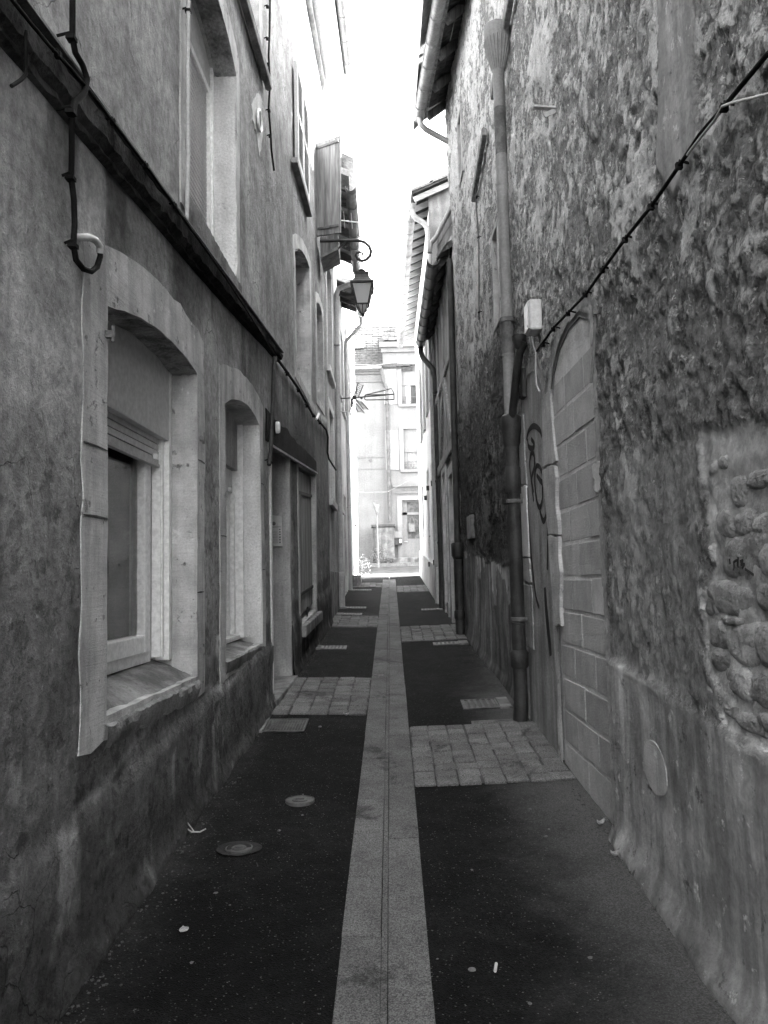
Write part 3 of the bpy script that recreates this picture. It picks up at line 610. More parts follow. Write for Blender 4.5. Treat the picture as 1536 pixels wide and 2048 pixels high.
# light plaster patch with a pipe opening
pp = [(515, 182), (525, 200), (521, 225), (526, 262), (522, 300), (518, 312), (513, 270), (505, 240), (503, 208), (508, 196)]
m = MB(); Q = [LW.pix(a, b) for a, b in pp]; Q = [(Q[i_][0]*(1-t_)+Q[(i_+1) % len(Q)][0]*t_+RS.uniform(-.02, .02), Q[i_][1]*(1-t_)+Q[(i_+1) % len(Q)][1]*t_+RS.uniform(-.02, .02)) for i_ in range(len(Q)) for t_ in (0, .25, .5, .75)]; a_ = l1_at(6.2, 5.5); m.prism(LW, Q, -.03, a_+.006); m.build('plaster_patch', M['plaster'], house_l, tone=.75)
c = LW.pix(514, 241); m = MB(); m.tube([LW(c[0]+.075*math.cos(t), c[1]+.085*math.sin(t), .022) for t in np.linspace(0, 2*math.pi, 25)], .012, 8, False)
vt = m.build('vent', M['pvc'], house_l, smooth=50); MB().prism(LW, [(c[0]+.066*math.cos(t), c[1]+.076*math.sin(t)) for t in np.linspace(0, 2*math.pi, 21)[:-1]], .018, .021).build('opening', M['iron'], vt)
# folded louvred shutters high on the wall
for a, b in ((8.36, 8.84), (8.86, 9.36)):
    q = MB(); q.rect(LW, a, a+.05, 6.35, 7.55, .02, .06); q.rect(LW, b-.05, b, 6.35, 7.55, .02, .06)
    for v in (6.35, 6.92, 7.48): q.rect(LW, a+.05, b-.05, v, v+.07, .021, .059)
    q = q.build('shutter', M['louvre'], house_l); s = MB()
    for k in range(26): v = 6.42+k*.042; s.box(LW((a+b)/2, v+.02, .04), (.004, (b-a)/2-.052, .024), ((math.cos(.7), 0, math.sin(.7)), (0, 1, 0), (-math.sin(.7), 0, math.cos(.7))))
    s.build('louvre', M['louvre'], q)
m = MB(); m.rect(LW, 8.2, 9.5, 6.24, 6.30, .0, .07); m.build('window_sill', M['stone_dark'], house_l)
# plank shutter standing open across the lane
A = hity(630, 287, 10.75); B = hity(681, 270, 10.55); Cc = hity(681, 465, 10.55); D = hity(633, 472, 10.75)
q = MB(); nb = 5
for k in range(nb):
    f = lambda P, Q, t: P+(Q-P)*t
    t0, t1 = k/nb+.0012, (k+1)/nb-.0012
    q.extr([f(A, B, t0), f(A, B, t1), f(D, Cc, t1), f(D, Cc, t0)], (0.008, .035, 0))
osh = q.build('open_shutter', M['wood'], house_l, bevel=.003, tone=.8)
m = MB()
for t in (.06, .93):
    P = A+(D-A)*t; Q = B+(Cc-B)*t; m.bar(P+np.array([.02, -.012, 0]), Q+np.array([-.03, -.012, 0]), .035, .012, (0, 1, 0))
for t in (.12, .72, .86): P = A+(D-A)*t; m.tube([P+np.array([-.05, .0, 0]), P+np.array([.0, .0, 0])], .02, 8)
m.each('strap_hinge', M['iron_grey'], osh)
m = MB()
for t in (.2, .3): P = D+(Cc-D)*t; m.tube([P+np.array([0, .03, .0]), P+np.array([.01, .02, -.16])], .006, 6)
m.each('catch', M['iron_grey'], osh)
# boxed corbel below it
Pb = [hity(x, y, 10.6) for x, y in ((640, 474), (676, 466), (676, 499), (641, 517))]
m = MB(); m.extr(Pb, (0, .5, 0)); m.build('corbel_box', M['wood_dark'], house_l, bevel=.008, tone=1.6)
MB().extr([Pb[3]+np.array([0, -.01, 0]), Pb[2]+np.array([.005, -.01, 0]), Pb[2]+np.array([.005, -.01, .05]), Pb[3]+np.array([0, -.01, .05])], (0, .52, 0)).build('corbel_edge', M['iron_grey'], house_l)

# ================================================================== right house of flaking rubble
Z_R1 = 8.35
BLK = [RW.pix(*p) for p in ((1112, 1290), (1100, 790), (1108, 752), (1122, 722), (1142, 698), (1168, 682), (1181, 686), (1190, 900), (1203, 1150), (1213, 1330))]
BLK = [(4.93, .36)]+[(4.93, 1.2), (4.91, 2.75), (4.80, 2.93), (4.62, 3.03), (4.40, 3.07), (4.16, 3.06), (3.97, 2.98), (3.93, 2.5), (3.92, .36)]
GRF = [(5.98, .46), (5.98, 2.78), (5.86, 2.98), (5.62, 3.09), (5.35, 3.06), (5.16, 2.90), (5.10, 2.7), (5.07, .42)]
STN = [(1548, 1385, 18, 40), (1430, 1395, 14, 24), (1545, 1450, 24, 22), (1465, 1420, 18, 20), (1478, 985, 16, 38), (1448, 1052, 20, 30), (1486, 1048, 21, 26), (1524, 1050, 20, 22), (1493, 1116, 48, 48), (1458, 1196, 44, 36), (1426, 1213, 13, 24), (1532, 1190, 22, 30), (1440, 1272, 24, 28), (1492, 1286, 40, 42),
       (1530, 1290, 22, 48), (1444, 1325, 20, 24), (1474, 1362, 28, 34), (1518, 1378, 24, 32), (1506, 1450, 30, 22), (1425, 935, 10, 14), (1445, 925, 12, 16), (1520, 955, 26, 20), (1536, 1120, 16, 40), (1462, 1240, 22, 10)]
SW = []
for cx, cy, rx, ry in STN:
    a, b = RW.pix(cx, cy); a2, _ = RW.pix(cx-rx, cy); _, b2 = RW.pix(cx, cy-ry); SW.append((a, b, abs(a2-a), abs(b2-b)))
def stone_f(U, V):
    h = np.zeros_like(U); val = np.zeros_like(U)
    wu = U+.04*(fbm(U*8, V*8, 71)-.5); wv_ = V+.03*(fbm(U*8, V*8, 72)-.5)
    for i, (a, b, ru, rv) in enumerate(SW):
        d = (np.abs((wu-a)/ru)**2.6+np.abs((wv_-b)/rv)**2.6)**(1/2.6); k = sstep(1.0, .88, d); val = np.where(k > h, .75+.5*((i*37) % 10)/10, val); h = np.maximum(h, k)
    return h, val
EXP = [RW.pix(*p) for p in ((1402, 860), (1455, 850), (1500, 830), (1545, 845), (1570, 1560), (1500, 1500), (1455, 1465), (1440, 1390), (1416, 1330), (1408, 1200), (1425, 1130), (1415, 1000))]
BAND = [RW.pix(*p) for p in ((1318, -80), (1395, -80), (1400, 40), (1392, 150), (1402, 300), (1352, 395), (1318, 330), (1322, 160))]
PATCH = [RW.pix(*p) for p in ((1222, 905), (1300, 880), (1400, 905), (1412, 1180), (1425, 1340), (1450, 1420), (1300, 1370), (1222, 1335))]
def r1_masks(U, V):
    h = V-SL*U-.026; n1 = fbm(U*2.5, V*2.5, 41); n2 = fbm(U*7, V*5, 42)
    pl = sstep(.010, -.012, h-(.86+.05*(n1-.5)+np.where(U > 3.86, .12*(n1-.5)+.25*sstep(3.9, 4.6, U), 0)))
    jit = .10*(n1-.5)+.05*(n2-.5)
    band = sstep(-.01, .02, pdist(BAND, U, V)+jit*.4); patch = sstep(-.03, .05, pdist(PATCH, U, V)+jit*1.5)
    far = sstep(6.1, 6.4, U)*sstep(1.3, .8, h+1.1*(n1-.5))
    ex = sstep(-.006, .006, pdist(EXP, U, V)+jit*.8+.05*(fbm(U*14, V*14, 74)-.5))*(1-pl)
    jam = np.maximum(sstep(-.10, -.05, pdist(GRF, U, V)+jit*.5), sstep(-.12, -.06, pdist(BLK, U, V)+jit*.5))*sstep(3.3, 3.0, h)
    return h, pl, band, patch*(1-ex), far, ex, jam, n1, n2
def r1_smooth(U, V):
    h, pl, band, patch, far, ex, jam, n1, n2 = r1_masks(U, V); return np.clip(np.maximum.reduce([pl, band, .5*patch, .7*far, .75*jam]), 0, 1)
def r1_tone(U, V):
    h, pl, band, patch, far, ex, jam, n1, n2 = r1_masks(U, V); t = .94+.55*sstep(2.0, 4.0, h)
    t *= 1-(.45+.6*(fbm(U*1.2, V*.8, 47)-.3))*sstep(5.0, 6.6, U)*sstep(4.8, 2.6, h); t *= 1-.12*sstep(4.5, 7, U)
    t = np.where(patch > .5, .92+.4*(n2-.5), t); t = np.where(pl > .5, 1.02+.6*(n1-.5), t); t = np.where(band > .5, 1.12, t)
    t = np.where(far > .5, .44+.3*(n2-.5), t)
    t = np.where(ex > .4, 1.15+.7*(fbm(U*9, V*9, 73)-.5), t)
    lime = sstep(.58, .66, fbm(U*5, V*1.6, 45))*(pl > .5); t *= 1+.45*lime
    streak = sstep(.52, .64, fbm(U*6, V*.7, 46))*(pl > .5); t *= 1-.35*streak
    t *= 1-.22*sstep(7.5, 9.5, U)*sstep(3, 5, h); t *= 1-.35*sstep(.18, .02, h); return np.clip(t, .1, 1.9)  # far top and foot painted darker against the extra sky light there
def r1_stone(U, V):
    *_, ex, jam, n1, n2 = r1_masks(U, V); return ex
def r1_flake(U, V): return .65*fbm(U*16, V*12, 61, 6, .7)+.35*fbm(U*5, V*4, 64, 4)
def r1_dens(U, V):
    h = V-SL*U; return .16*(fbm(U*1.5, V*1.2, 65, 4)-.5)-.045+.070*sstep(2.2, 3.7, h+.9*(fbm(U*1.3, V*1.3, 63)-.5))
def r1_off(U, V):
    h, pl, band, patch, far, ex, jam, n1, n2 = r1_masks(U, V); sm = np.maximum.reduce([pl, band, .5*patch, .6*far, jam, .8*ex])
    o = .060*(fbm(U*.7, V*.7, 51)-.5)+(1-sm)*(.034*(fbm(U*3, V*3, 52)-.5)+.020*(fbm(U*13, V*13, 53, 4)-.5)+.014*(fbm(U*31, V*31, 59, 3)-.5)+.010*sstep(.47, .53, r1_flake(U, V)))+sm*.010*(fbm(U*6, V*6, 54)-.5)
    o += pl*.022*(U < 4.0)*sstep(4.0, 3.8, U)+band*.012
    ledge = np.exp(-((h-.86)/.03)**2)*(U < 3.9)*.004; o += ledge
    o += ex*(-.008+.016*(fbm(U*16, V*16, 57, 4)-.5))
    o += np.exp(-(np.maximum(h, 0)/.07)**2)*(.012+.035*fbm(U*4, V*2, 55)+.03*sstep(4.4, 2.4, U)*(.5+fbm(U*6, V*6, 58)))
    o *= 1-.85*jam
    o += sstep(5, 8.3, V)*.03*(U-9.1)
    return o
house_r = thing('house', 'old house of flaking rubble masonry with a tall drainpipe and bricked up arched doorway', 'house', (1.12, 4.0, .34))
U_R1 = 10.42
us = np.concatenate([np.arange(-3.5, 1.9, .25), np.arange(1.9, 3.9, .011), np.arange(3.9, 6.2, .017), np.arange(6.2, U_R1+.02, .028)]); vs = np.concatenate([np.arange(-.9, .1, .1), np.arange(.1, 3.6, .016), np.arange(3.6, 6.0, .026), np.arange(6.0, Z_R1+.03, .045)])
WS1 = [(6.62, 3.9), (6.95, 3.9), (6.95, 4.75), (6.62, 4.75)]; WS2 = [(9.0, 6.55), (9.35, 6.55), (9.35, 7.35), (9.0, 7.35)]
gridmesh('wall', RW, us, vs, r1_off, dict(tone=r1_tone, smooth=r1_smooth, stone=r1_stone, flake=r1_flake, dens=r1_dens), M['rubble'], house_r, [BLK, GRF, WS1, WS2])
body(MB(), RW, -3.5, U_R1, -1, Z_R1, .5, 7).build('rear_wall', M['plaster_mid'], house_r, recalc=False)
roof(RW, -3.5, 10.62, .50, 8.16, -3.6, 12.2).build('roof', M['tile'], house_r); roof(RW, -3.5, 10.62, -7.3, 8.4, -3.6, 12.2).build('roof', M['tile'], house_r)
ga = hitz(880, -2, 8.02); gb = hitz(838, 236, 8.02); gd = (gb-ga)/np.linalg.norm(gb-ga); g0 = ga-gd*11.5
m = MB(); m.gutter(g0, gb, .075)
for t in np.arange(0, 5.5, .42):
    p = gb-gd*(t+.28); aa = np.cross(gd, (0, 0, 1.0)); m.tube([p+.079*(math.cos(x)*aa+math.sin(x)*np.array([0, 0, 1.0])) for x in np.linspace(math.pi, 2*math.pi, 8)], .008, 6)
m.build('gutter', M['zinc'], house_r, smooth=50)
m = MB(); e1 = gb-gd*.10+np.array([0, 0, -.06])
m.tube([e1, e1+np.array([.01, .0, -.10]), e1+np.array([.08, .02, -.16]), e1+np.array([.42, .12, -.30]), e1+np.array([.55, .16, -.36])], .04, 10); m.build('gutter_outlet', M['zinc'], house_r, smooth=50)
# eave boards and rough rafter ends
for k, u in enumerate(np.arange(7.4, 10.6, .62)):
    m = MB(); p = gb-gd*(10.5-u); q = RW(u, 8.45, -.1); m.bar(p+np.array([.13, 0, .02]), q, .10, .11); m.build('rafter', M['wood'], house_r, bevel=.02, tone=.75)
m = MB()
for k in range(2):
    a0, a1 = (.10+.17*k), (.10+.17*(k+1)-.008)
    f = lambda c, t: c+np.array([t, 0, .10+.5*t])
    m.extr([f(g0, a0), f(gb+gd*.05, a0), f(gb+gd*.05, a1), f(g0, a1)], (0, 0, .03))
m.each('eave_board', M['eave_dark'], house_r)
MB().extr([g0+np.array([.075, 0, -.02]), gb+np.array([.075, 0, -.02]), gb+np.array([.075, 0, .13]), g0+np.array([.075, 0, .13])], (.03, 0, 0)).build('fascia', M['wood'], house_r, tone=.8)
for (a, b, ru, rv) in SW:                     # rounded field stones bedded in the mortar
    m = MB(); nr, na = 7, 26; ex_ = RS.uniform(2.3, 3.4); ph = RS.uniform(0, 6.28); am = RS.uniform(.05, .10, 4); tl = RS.uniform(-.007, .007, 2); vs = []
    for k in range(nr+1):
        q_ = k/nr
        for t in range(na):
            an = 2*math.pi*t/na; c_, s_ = math.cos(an), math.sin(an); rr = (abs(c_)**ex_+abs(s_)**ex_)**(-1/ex_)*(1+am[0]*math.sin(2*an+ph)+am[1]*math.sin(3*an+2*ph)+.5*am[2]*math.sin(5*an+ph))*.99*q_
            du, dv = 1.16*ru*rr*c_, 1.16*rv*rr*s_; vs.append(RW(a+du, b+dv, -.026+.033*(1-q_**4)**.6+tl[0]*du/ru+tl[1]*dv/rv+RS.uniform(-.0012, .0012)+.012*(float(fbm(np.array((a+du)*14), np.array((b+dv)*14), 75, 3))-.5)))
    m.add(vs, [(k*na+t, k*na+(t+1) % na, (k+1)*na+(t+1) % na, (k+1)*na+t) for k in range(nr) for t in range(na)]); m.build('wall_stone', M['field_stone'], house_r, smooth=80, tone=float(RS.uniform(.75, 1.15)))
# concrete block filling of the near arched doorway
m = MB(); m.prism(RW, grow(BLK, .05), -.075, -.016); m.build('doorway_mortar', M['mortar'], house_r)
m = MB(); j = 0; v = .36; tb = []
while v < 3.05:
    uu = [3.90, 4.16 if j % 2 else 4.40, 4.60 if j % 2 else 4.90, 4.96]
    for a, b in zip(uu[:-1], uu[1:]):
        c, d = a+.012+RS.uniform(-.004, .004), b-.012+RS.uniform(-.004, .004)
        pts = [(c, v+.010+RS.uniform(-.004, .004)), (d, v+.010+RS.uniform(-.004, .004)), (d, v+.192+RS.uniform(-.005, .004)), (c, v+.192+RS.uniform(-.005, .004))]
        cl = lambda u, w_: (min(max(u, 3.945), 4.915), w_)
        pts = [cl(*p) for p in pts]
        if abs(pts[0][0]-pts[1][0]) < .04: continue
        top = pts[2][1]
        if top > 2.72:
            lim = lambda u: 2.70+.36*math.sqrt(max(0, 1-((u-4.42)/.52)**2)); pts = [pts[0], pts[1], (pts[2][0], min(top, lim(pts[2][0]))), ((pts[2][0]+pts[3][0])/2, min(top, lim((pts[2][0]+pts[3][0])/2))), (pts[3][0], min(top, lim(pts[3][0])))]
            if min(p[1] for p in pts[2:])-pts[0][1] < .03: continue
        m.prism(RW, pts, -.05, -.013+RS.uniform(-.002, .0035)); tb += [float(RS.uniform(.84, 1.12))]*(2*len(pts))
    v += .205; j += 1
m.build('block_infill', M['block'], house_r, bevel=.003, tone=tb)
m = MB(); arcp = [(4.90, 2.72), (4.83, 2.88), (4.66, 2.99), (4.42, 3.04), (4.18, 3.03), (3.98, 2.95)]
m.tube([RW(u, v, -.014) for u, v in arcp], .005, 6); m.build('arch_crack', M['stone_dark'], house_r, tone=1.0)
# rendered filling of the next doorway, pale worn jamb stones
m = MB(); m.prism(RW, grow(GRF, .05), -.05, -.008); m.build('rendered_infill', M['plaster_mid'], house_r, tone=.8)
def r1_at(u, v): return float(r1_off(np.array([[float(u)]]), np.array([[float(v)]]))[0, 0])
def jst(px, mt, o=.018, tone=1.0):
    pts = [RW.pix(*p) for p in px]; P = []
    for i in range(len(pts)):
        a, b = pts[i], pts[(i+1) % len(pts)]
        for k in range(5): t = k/5; P.append((a[0]+(b[0]-a[0])*t+RS.uniform(-.022, .022), a[1]+(b[1]-a[1])*t+RS.uniform(-.008, .008)))
    MB().prism(RW, P, -.05, o-.016).build('jamb_stone', M[mt], house_r, bevel=.004, tone=tone)
jst(((1034, 972), (1053, 972), (1058, 1115), (1040, 1112)), 'plaster', .022)
jst(((1040, 1116), (1059, 1118), (1062, 1165), (1042, 1160)), 'stone', .02, .8)
jst(((1042, 1168), (1063, 1170), (1068, 1300), (1046, 1290)), 'plaster_mid', .018, .8)
jst(((1028, 832), (1046, 828), (1052, 968), (1033, 968)), 'stone', .018, .75)
jst(((1086, 938), (1111, 930), (1118, 1070), (1098, 1070)), 'stone', .025, .8)
jst(((1098, 1072), (1118, 1072), (1124, 1250), (1112, 1250)), 'stone', .025, .95)
jst(((1084, 800), (1100, 780), (1111, 925), (1086, 935)), 'stone', .02, .85)
jst(((1180, 610), (1202, 590), (1200, 680), (1184, 690)), 'stone', .02, .9)
jst(((1185, 930), (1208, 920), (1210, 975), (1192, 985)), 'plaster', .022, .9)
jst(((1184, 695), (1200, 690), (1206, 900), (1190, 905)), 'stone_dark', .012, .8)
# spray painted scrawl, dry and black
def scrawl(name, strokes, wdt, lab, cat, fr=RW, o=-.0045, grp=None, taper=True):
    m = MB(); c0 = None
    for st in strokes:
        P = [fr.pix(*p) for p in st]; Q = []
        for i in range(len(P)-1):                                   # Catmull-Rom
            p0, p1, p2, p3 = P[max(i-1, 0)], P[i], P[i+1], P[min(i+2, len(P)-1)]
            for k in range(8):
                t = k/8; Q.append(tuple(.5*(2*p1[d]+(p2[d]-p0[d])*t+(2*p0[d]-5*p1[d]+4*p2[d]-p3[d])*t*t+(3*p1[d]-p0[d]-3*p2[d]+p3[d])*t**3) for d in (0, 1)))
        Q.append(P[-1]); n = len(Q); L = []; Rr = []
        for i in range(n):
            a, b = Q[max(i-1, 0)], Q[min(i+1, n-1)]; dx, dy = b[0]-a[0], b[1]-a[1]; l = math.hypot(dx, dy)+1e-9
            ww = wdt*(.55+.45*math.sin(math.pi*(.1+.8*i/n))) if taper else wdt
            L.append((Q[i][0]-dy/l*ww, Q[i][1]+dx/l*ww)); Rr.append((Q[i][0]+dy/l*ww, Q[i][1]-dx/l*ww))
        for i in range(n-1):
            m.add([fr(*L[i], o), fr(*L[i+1], o), fr(*Rr[i+1], o), fr(*Rr[i], o)], [(0, 1, 2, 3)])
        if c0 is None: c0 = fr(*Q[0], o)
    ob = m.build(name, M['paint'], recalc=False); tag(ob, lab, cat); return ob
scrawl('graffiti', [[(1052, 880), (1056, 862), (1066, 852), (1078, 860), (1082, 874)], [(1054, 878), (1056, 893), (1064, 897), (1067, 888), (1061, 878)],
                    [(1066, 985), (1060, 950), (1058, 925), (1062, 905), (1067, 912), (1067, 935), (1062, 955), (1063, 975), (1066, 1003)],
                    [(1084, 948), (1078, 934), (1071, 934), (1068, 960), (1072, 1000), (1078, 1015), (1083, 1000), (1084, 975), (1088, 955)], [(1072, 950), (1080, 962), (1090, 970)],
                    [(1078, 1020), (1082, 1035), (1086, 1042), (1091, 1030), (1092, 1005)]], .022, 'black spray paint letters on the rendered up doorway beside the drainpipe', 'graffiti')
scrawl('graffiti', [[(1054, 975), (1056, 1040), (1062, 1120), (1070, 1190), (1077, 1215)], ], .024, 'long thin black paint line below the sprayed letters on the doorway', 'graffiti')
scrawl('graffiti', [[(1093, 1040), (1094, 1090), (1093, 1140)]], .020, 'short black paint run right under the last sprayed letter', 'graffiti')
scrawl('graffiti', [[(1088, 1175), (1092, 1230), (1098, 1290), (1100, 1312)]], .045, 'broad black paint run near the foot of the rendered up doorway', 'graffiti')
scrawl('stone_inscription', [[(1467, 1117), (1468, 1128)], [(1475, 1122), (1476, 1133), (1475, 1141)], [(1476, 1124), (1482, 1121), (1483, 1132)], [(1484, 1114), (1484, 1135)], [(1488, 1123), (1494, 1121), (1490, 1129), (1497, 1128), (1492, 1137)], [(1498, 1138), (1506, 1143), (1516, 1150)]], .0045,
       'small black scribbled letters on a large exposed wall stone', 'graffiti', o=.0125, taper=False)
# oval plate
a = RW.pix(1319, 1535); m = MB(); pts = [(a[0]+.135*math.cos(t)-.02*math.sin(t), a[1]+.105*math.sin(t)+.02*math.cos(t)) for t in np.linspace(0, 2*math.pi, 29)[:-1]]
a0 = r1_at(*a); m.prism(RW, pts, a0-.05, a0+.006); tag(m.build('oval_plate', M['stone'], bevel=.004), 'pale oval plate set into the plinth of the rubble house', 'plate')
# small windows in the rubble wall
for H_ in (WS1, WS2):
    (a, c), (b, d) = H_[0], H_[2]; q = MB().rect(RW, a, b, c, d, -.32, -.28).build('window', M['dark'], house_r)
    MB().ring(RW, [(a-.03, c-.03), (b+.03, c-.03), (b+.03, d+.03), (a-.03, d+.03)], [(a+.02, c+.02), (b-.02, c+.02), (b-.02, d-.02), (a+.02, d-.02)], .02, -.04, -.28).build('reveal', M['stone'], q)
p1, p2 = RW.pix(975, 262), RW.pix(952, 398); m = MB(); m.bar(RW(p1[0], p1[1], .03), RW(p2[0], p2[1], .03), .09, .05, (1, 0, 0)); p1, p2 = RW.pix(1035, 0), RW.pix(990, 190); m.bar(RW(p1[0], p1[1]+.2, .02), RW(p2[0], p2[1], .02), .12, .05, (1, 0, 0)); m.each('timber_brace', M['wood'], house_r, bevel=.012)
# big drainpipe with hopper head
dp = house_r; ZT = lambda v: .683+.915*(v-.598); PX = lambda v, o: np.array(RW(5.95, ZT(v), o)); P0 = np.array(RW(5.95, 0, .075)); LZ = lambda pr: [(.76*r_, ZT(z)) for r_, z in pr]
OFF = .075
m = MB(); m.tube([PX(3.82, OFF), PX(4.6, OFF), PX(6.0, OFF)], .047, 16); m.tube([PX(5.02, OFF), PX(5.035, OFF)], .050, 16)
pipe = m.build('drainpipe', M['pipe_grey'], dp, smooth=50, tone=.55)
m = MB(); m.lathe(P0, LZ([(.066, 5.73), (.066, 5.78), (.062, 5.79), (.062, 6.06), (.085, 6.15), (.125, 6.29), (.142, 6.36), (.146, 6.48), (.132, 6.48), (.125, 6.38)]), 22)
for k in range(22):
    an = 2*math.pi*k/22; P = P0; m.tube([P+np.array([.76*r_*math.cos(an), .76*r_*math.sin(an), ZT(z)]) for r_, z in ((.064, 6.08), (.087, 6.15), (.127, 6.29), (.143, 6.355))], .005, 4)
m.build('hopper_head', M['pipe_grey'], pipe, smooth=50, tone=.55)
m = MB(); m.tube([PX(3.5, OFF), PX(3.82, OFF)], .050, 16); m.tube([PX(5.30, OFF), PX(5.74, OFF)], .048, 16); m.tube([PX(3.79, OFF), PX(3.83, OFF)], .059, 16); m.each('pipe_section', M['iron_grey'], pipe, smooth=50)
m = MB(); m.tube([PX(2.92, OFF), PX(3.5, OFF)], .0485, 16); m.tube([PX(3.49, OFF), PX(3.51, OFF)], .053, 16); m.build('lower_pipe', M['pipe_grey'], pipe, smooth=50, tone=.6)
m = MB(); m.tube([PX(.66, OFF), PX(2.95, OFF)], .053, 16); m.lathe(P0, LZ([(.07, 2.70), (.088, 2.74), (.092, 2.80), (.105, 2.86), (.105, 2.96), (.08, 2.98)]), 18); m.lathe(P0, LZ([(.074, 2.30), (.08, 2.31), (.08, 2.52), (.074, 2.53)]), 18)
m.lathe(P0, LZ([(.075, .84), (.092, .86), (.092, .97), (.075, .99)]), 18); m.tube([PX(.72, OFF), PX(.52, OFF), PX(.41, OFF)+np.array([-.01, 0, 0])], [.053, .055, .057], 16)
m.tube([PX(1.22, OFF)+np.array([-.057, -.015, 0]), PX(1.21, OFF)+np.array([0, -.060, 0]), PX(1.20, OFF)+np.array([.045, -.04, 0])], .008, 6)
m.build('cast_iron_pipe', M['iron'], pipe, smooth=50)
m = MB()
for z in (2.22, 1.23): m = MB(); m.lathe(P0, LZ([(.072, z), (.079, z+.004), (.079, z+.03), (.072, z+.034)]), 16); m.bar(PX(z+.016, OFF), PX(z+.016, -.03), .02, .03); m.build('pipe_clamp', M['iron_grey'], pipe, smooth=50)
m = MB(); m.tube([RW(5.56, 3.33, .02), RW(5.62, 3.26, .05), RW(5.72, 3.14, .06), RW(5.92, 2.80, .075)], .030, 12); m.lathe(RW(5.60, 3.30, .05), [(.02, -.02), (.04, 0), (.058, .05), (.06, .08), (.052, .08), (.045, .04)], 16); m.build('branch_pipe', M['iron'], pipe, smooth=50)
# white box beside it
a = RW.pix(1058, 638); bx_ = MB(); bx_.rect(RW, 5.04, 5.20, 3.25, 3.46, .0, .085); b_ = bx_.build('junction_box', M['pvc'], bevel=.012, tone=.72); tag(b_, 'white plastic junction box on the rubble wall beside the tall drainpipe', 'junction box')
MB().rect(RW, 5.05, 5.19, 3.26, 3.45, .0855, .094).build('cover', M['pvc'], b_, bevel=.004, tone=.66); MB().tube([RW(5.07, 3.28, .093), RW(5.07, 3.28, .099)], .006, 8).build('screw', M['steel'], b_)
m = MB(); m.tube([RW(a_, b_, .03) for a_, b_ in (RW.pix(*q_, .03) for q_ in ((1063, 668), (1068, 695), (1072, 706), (1071, 740), (1073, 770), (1079, 783)))], .006, 8); tag(m.build('conduit', M['pipe_pale'], smooth=60), 'thin pale conduit hanging below the white junction box', 'conduit')
m = MB(); q = RW.pix(1050, 768); m.rect(RW, q[0]-.05, q[0]+.05, q[1]-.11, q[1]+.11, .0, .03); tag(m.build('inspection_plate', M['iron'], bevel=.004), 'small dark metal plate above the doorway with sprayed letters', 'plate')
m = MB(); p = RW.pix(1110, 217); m.bar(RW(p[0], p[1], .0), RW(p[0]-.02, p[1], .14), .035, .012, (0, 0, 1)); m.bar(RW(p[0], p[1]-.012, .0), RW(p[0]-.01, p[1]-.05, .07), .03, .01, (0, 1, 0)); tag(m.build('iron_bracket', M['pipe_grey'], tone=1.3), 'small rusty iron bracket sticking out high on the rubble wall', 'bracket')
m = MB(); P = [RW.pix(*p) for p in ((1217, 612), (1213, 625), (1205, 627), (1204, 650), (1201, 710), (1196, 765))]; m.tube([RW(a, b, .035) for a, b in P], .008, 6); tag(m.build('iron_rod', M['iron_grey'], tone=1.5), 'thin hooked iron rod hanging above the blocked doorway', 'rod')

# ================================================================== cables
def cable(px, fr, o, r, lab, mat='black', clips=None, name='cable', smooth_n=0):
    P = [fr(*fr.pix(a, b, o), o+RS.uniform(-.002, .002)) for a, b in px]; m = MB(); m.tube(P, r, 8)
    c = tag(m.build(name, M[mat], smooth=70), lab, 'cable')
    if clips:
        for a, b in clips:
            u, v = fr.pix(a, b, o); k = MB(); q0 = min(range(len(px)-1), key=lambda i: abs(px[i][0]+px[i+1][0]-2*a)+abs(px[i][1]+px[i+1][1]-2*b)); A_ = fr.pix(*px[q0]); B_ = fr.pix(*px[q0+1]); up_ = abs(B_[1]-A_[1]) > abs(B_[0]-A_[0]); k.box(fr(u, v, o), (r+.004, r+.004, .007) if up_ else (r+.004, .008, r+.004)); k.tube([fr(u, v+r, max(o-.05, 0)), fr(u, v+r+.012, o)], .005, 6); k.build('clip', M['black'], c)
    return c
cable([(1600, 50), (1536, 108), (1500, 152), (1448, 214), (1400, 268), (1358, 332), (1302, 412), (1250, 478), (1206, 540), (1172, 588), (1136, 626), (1108, 655), (1074, 702)], RW, .045, .0075, 'thick black cable sloping down the rubble wall on clips',
      clips=[(1448, 216), (1358, 332), (1302, 414), (1250, 480), (1204, 541), (1170, 590), (1136, 628), (1106, 659), (1086, 690)])
cable([(1600, 168), (1536, 188), (1500, 197), (1462, 206), (1446, 213), (1430, 240), (1400, 275), (1375, 310)], RW, .052, .0045, 'thin white cable joining the black cable on the rubble wall', 'pipe_pale')
cable([(968, 255), (962, 300), (953, 360), (952, 400), (957, 470), (958, 560), (958, 640)], RW, .03, .008, 'thin dark cable running down behind the tall drainpipe', 'iron_grey', [(953, 395), (957, 475), (958, 625)])
cable([(145, -40), (144, 75), (150, 105), (166, 130), (174, 158), (168, 185), (150, 205), (144, 230)], LW, .085, .011, 'black twin cable coming down over the dark string course', clips=[(143, 77), (142, 225)])
cable([(144, 225), (144, 300), (143, 355), (149, 400), (149, 450), (148, 490), (152, 520), (166, 538), (182, 543), (194, 534), (200, 512), (198, 500)], LW, .03, .011, 'black cable hanging below the string course and curling into a loop', clips=[(141, 357), (146, 492)])
P = [LW.pix(*p, .03) for p in ((199, 506), (197, 492), (188, 480), (176, 474), (166, 474))]; m = MB(); m.tube([LW(a, b, o) for (a, b), o in zip(P, (.03, .035, .035, .03, .0))], .0135, 10); tag(m.build('conduit', M['pvc'], smooth=60, tone=.7), 'short white conduit elbow at the end of the looped cable', 'conduit')
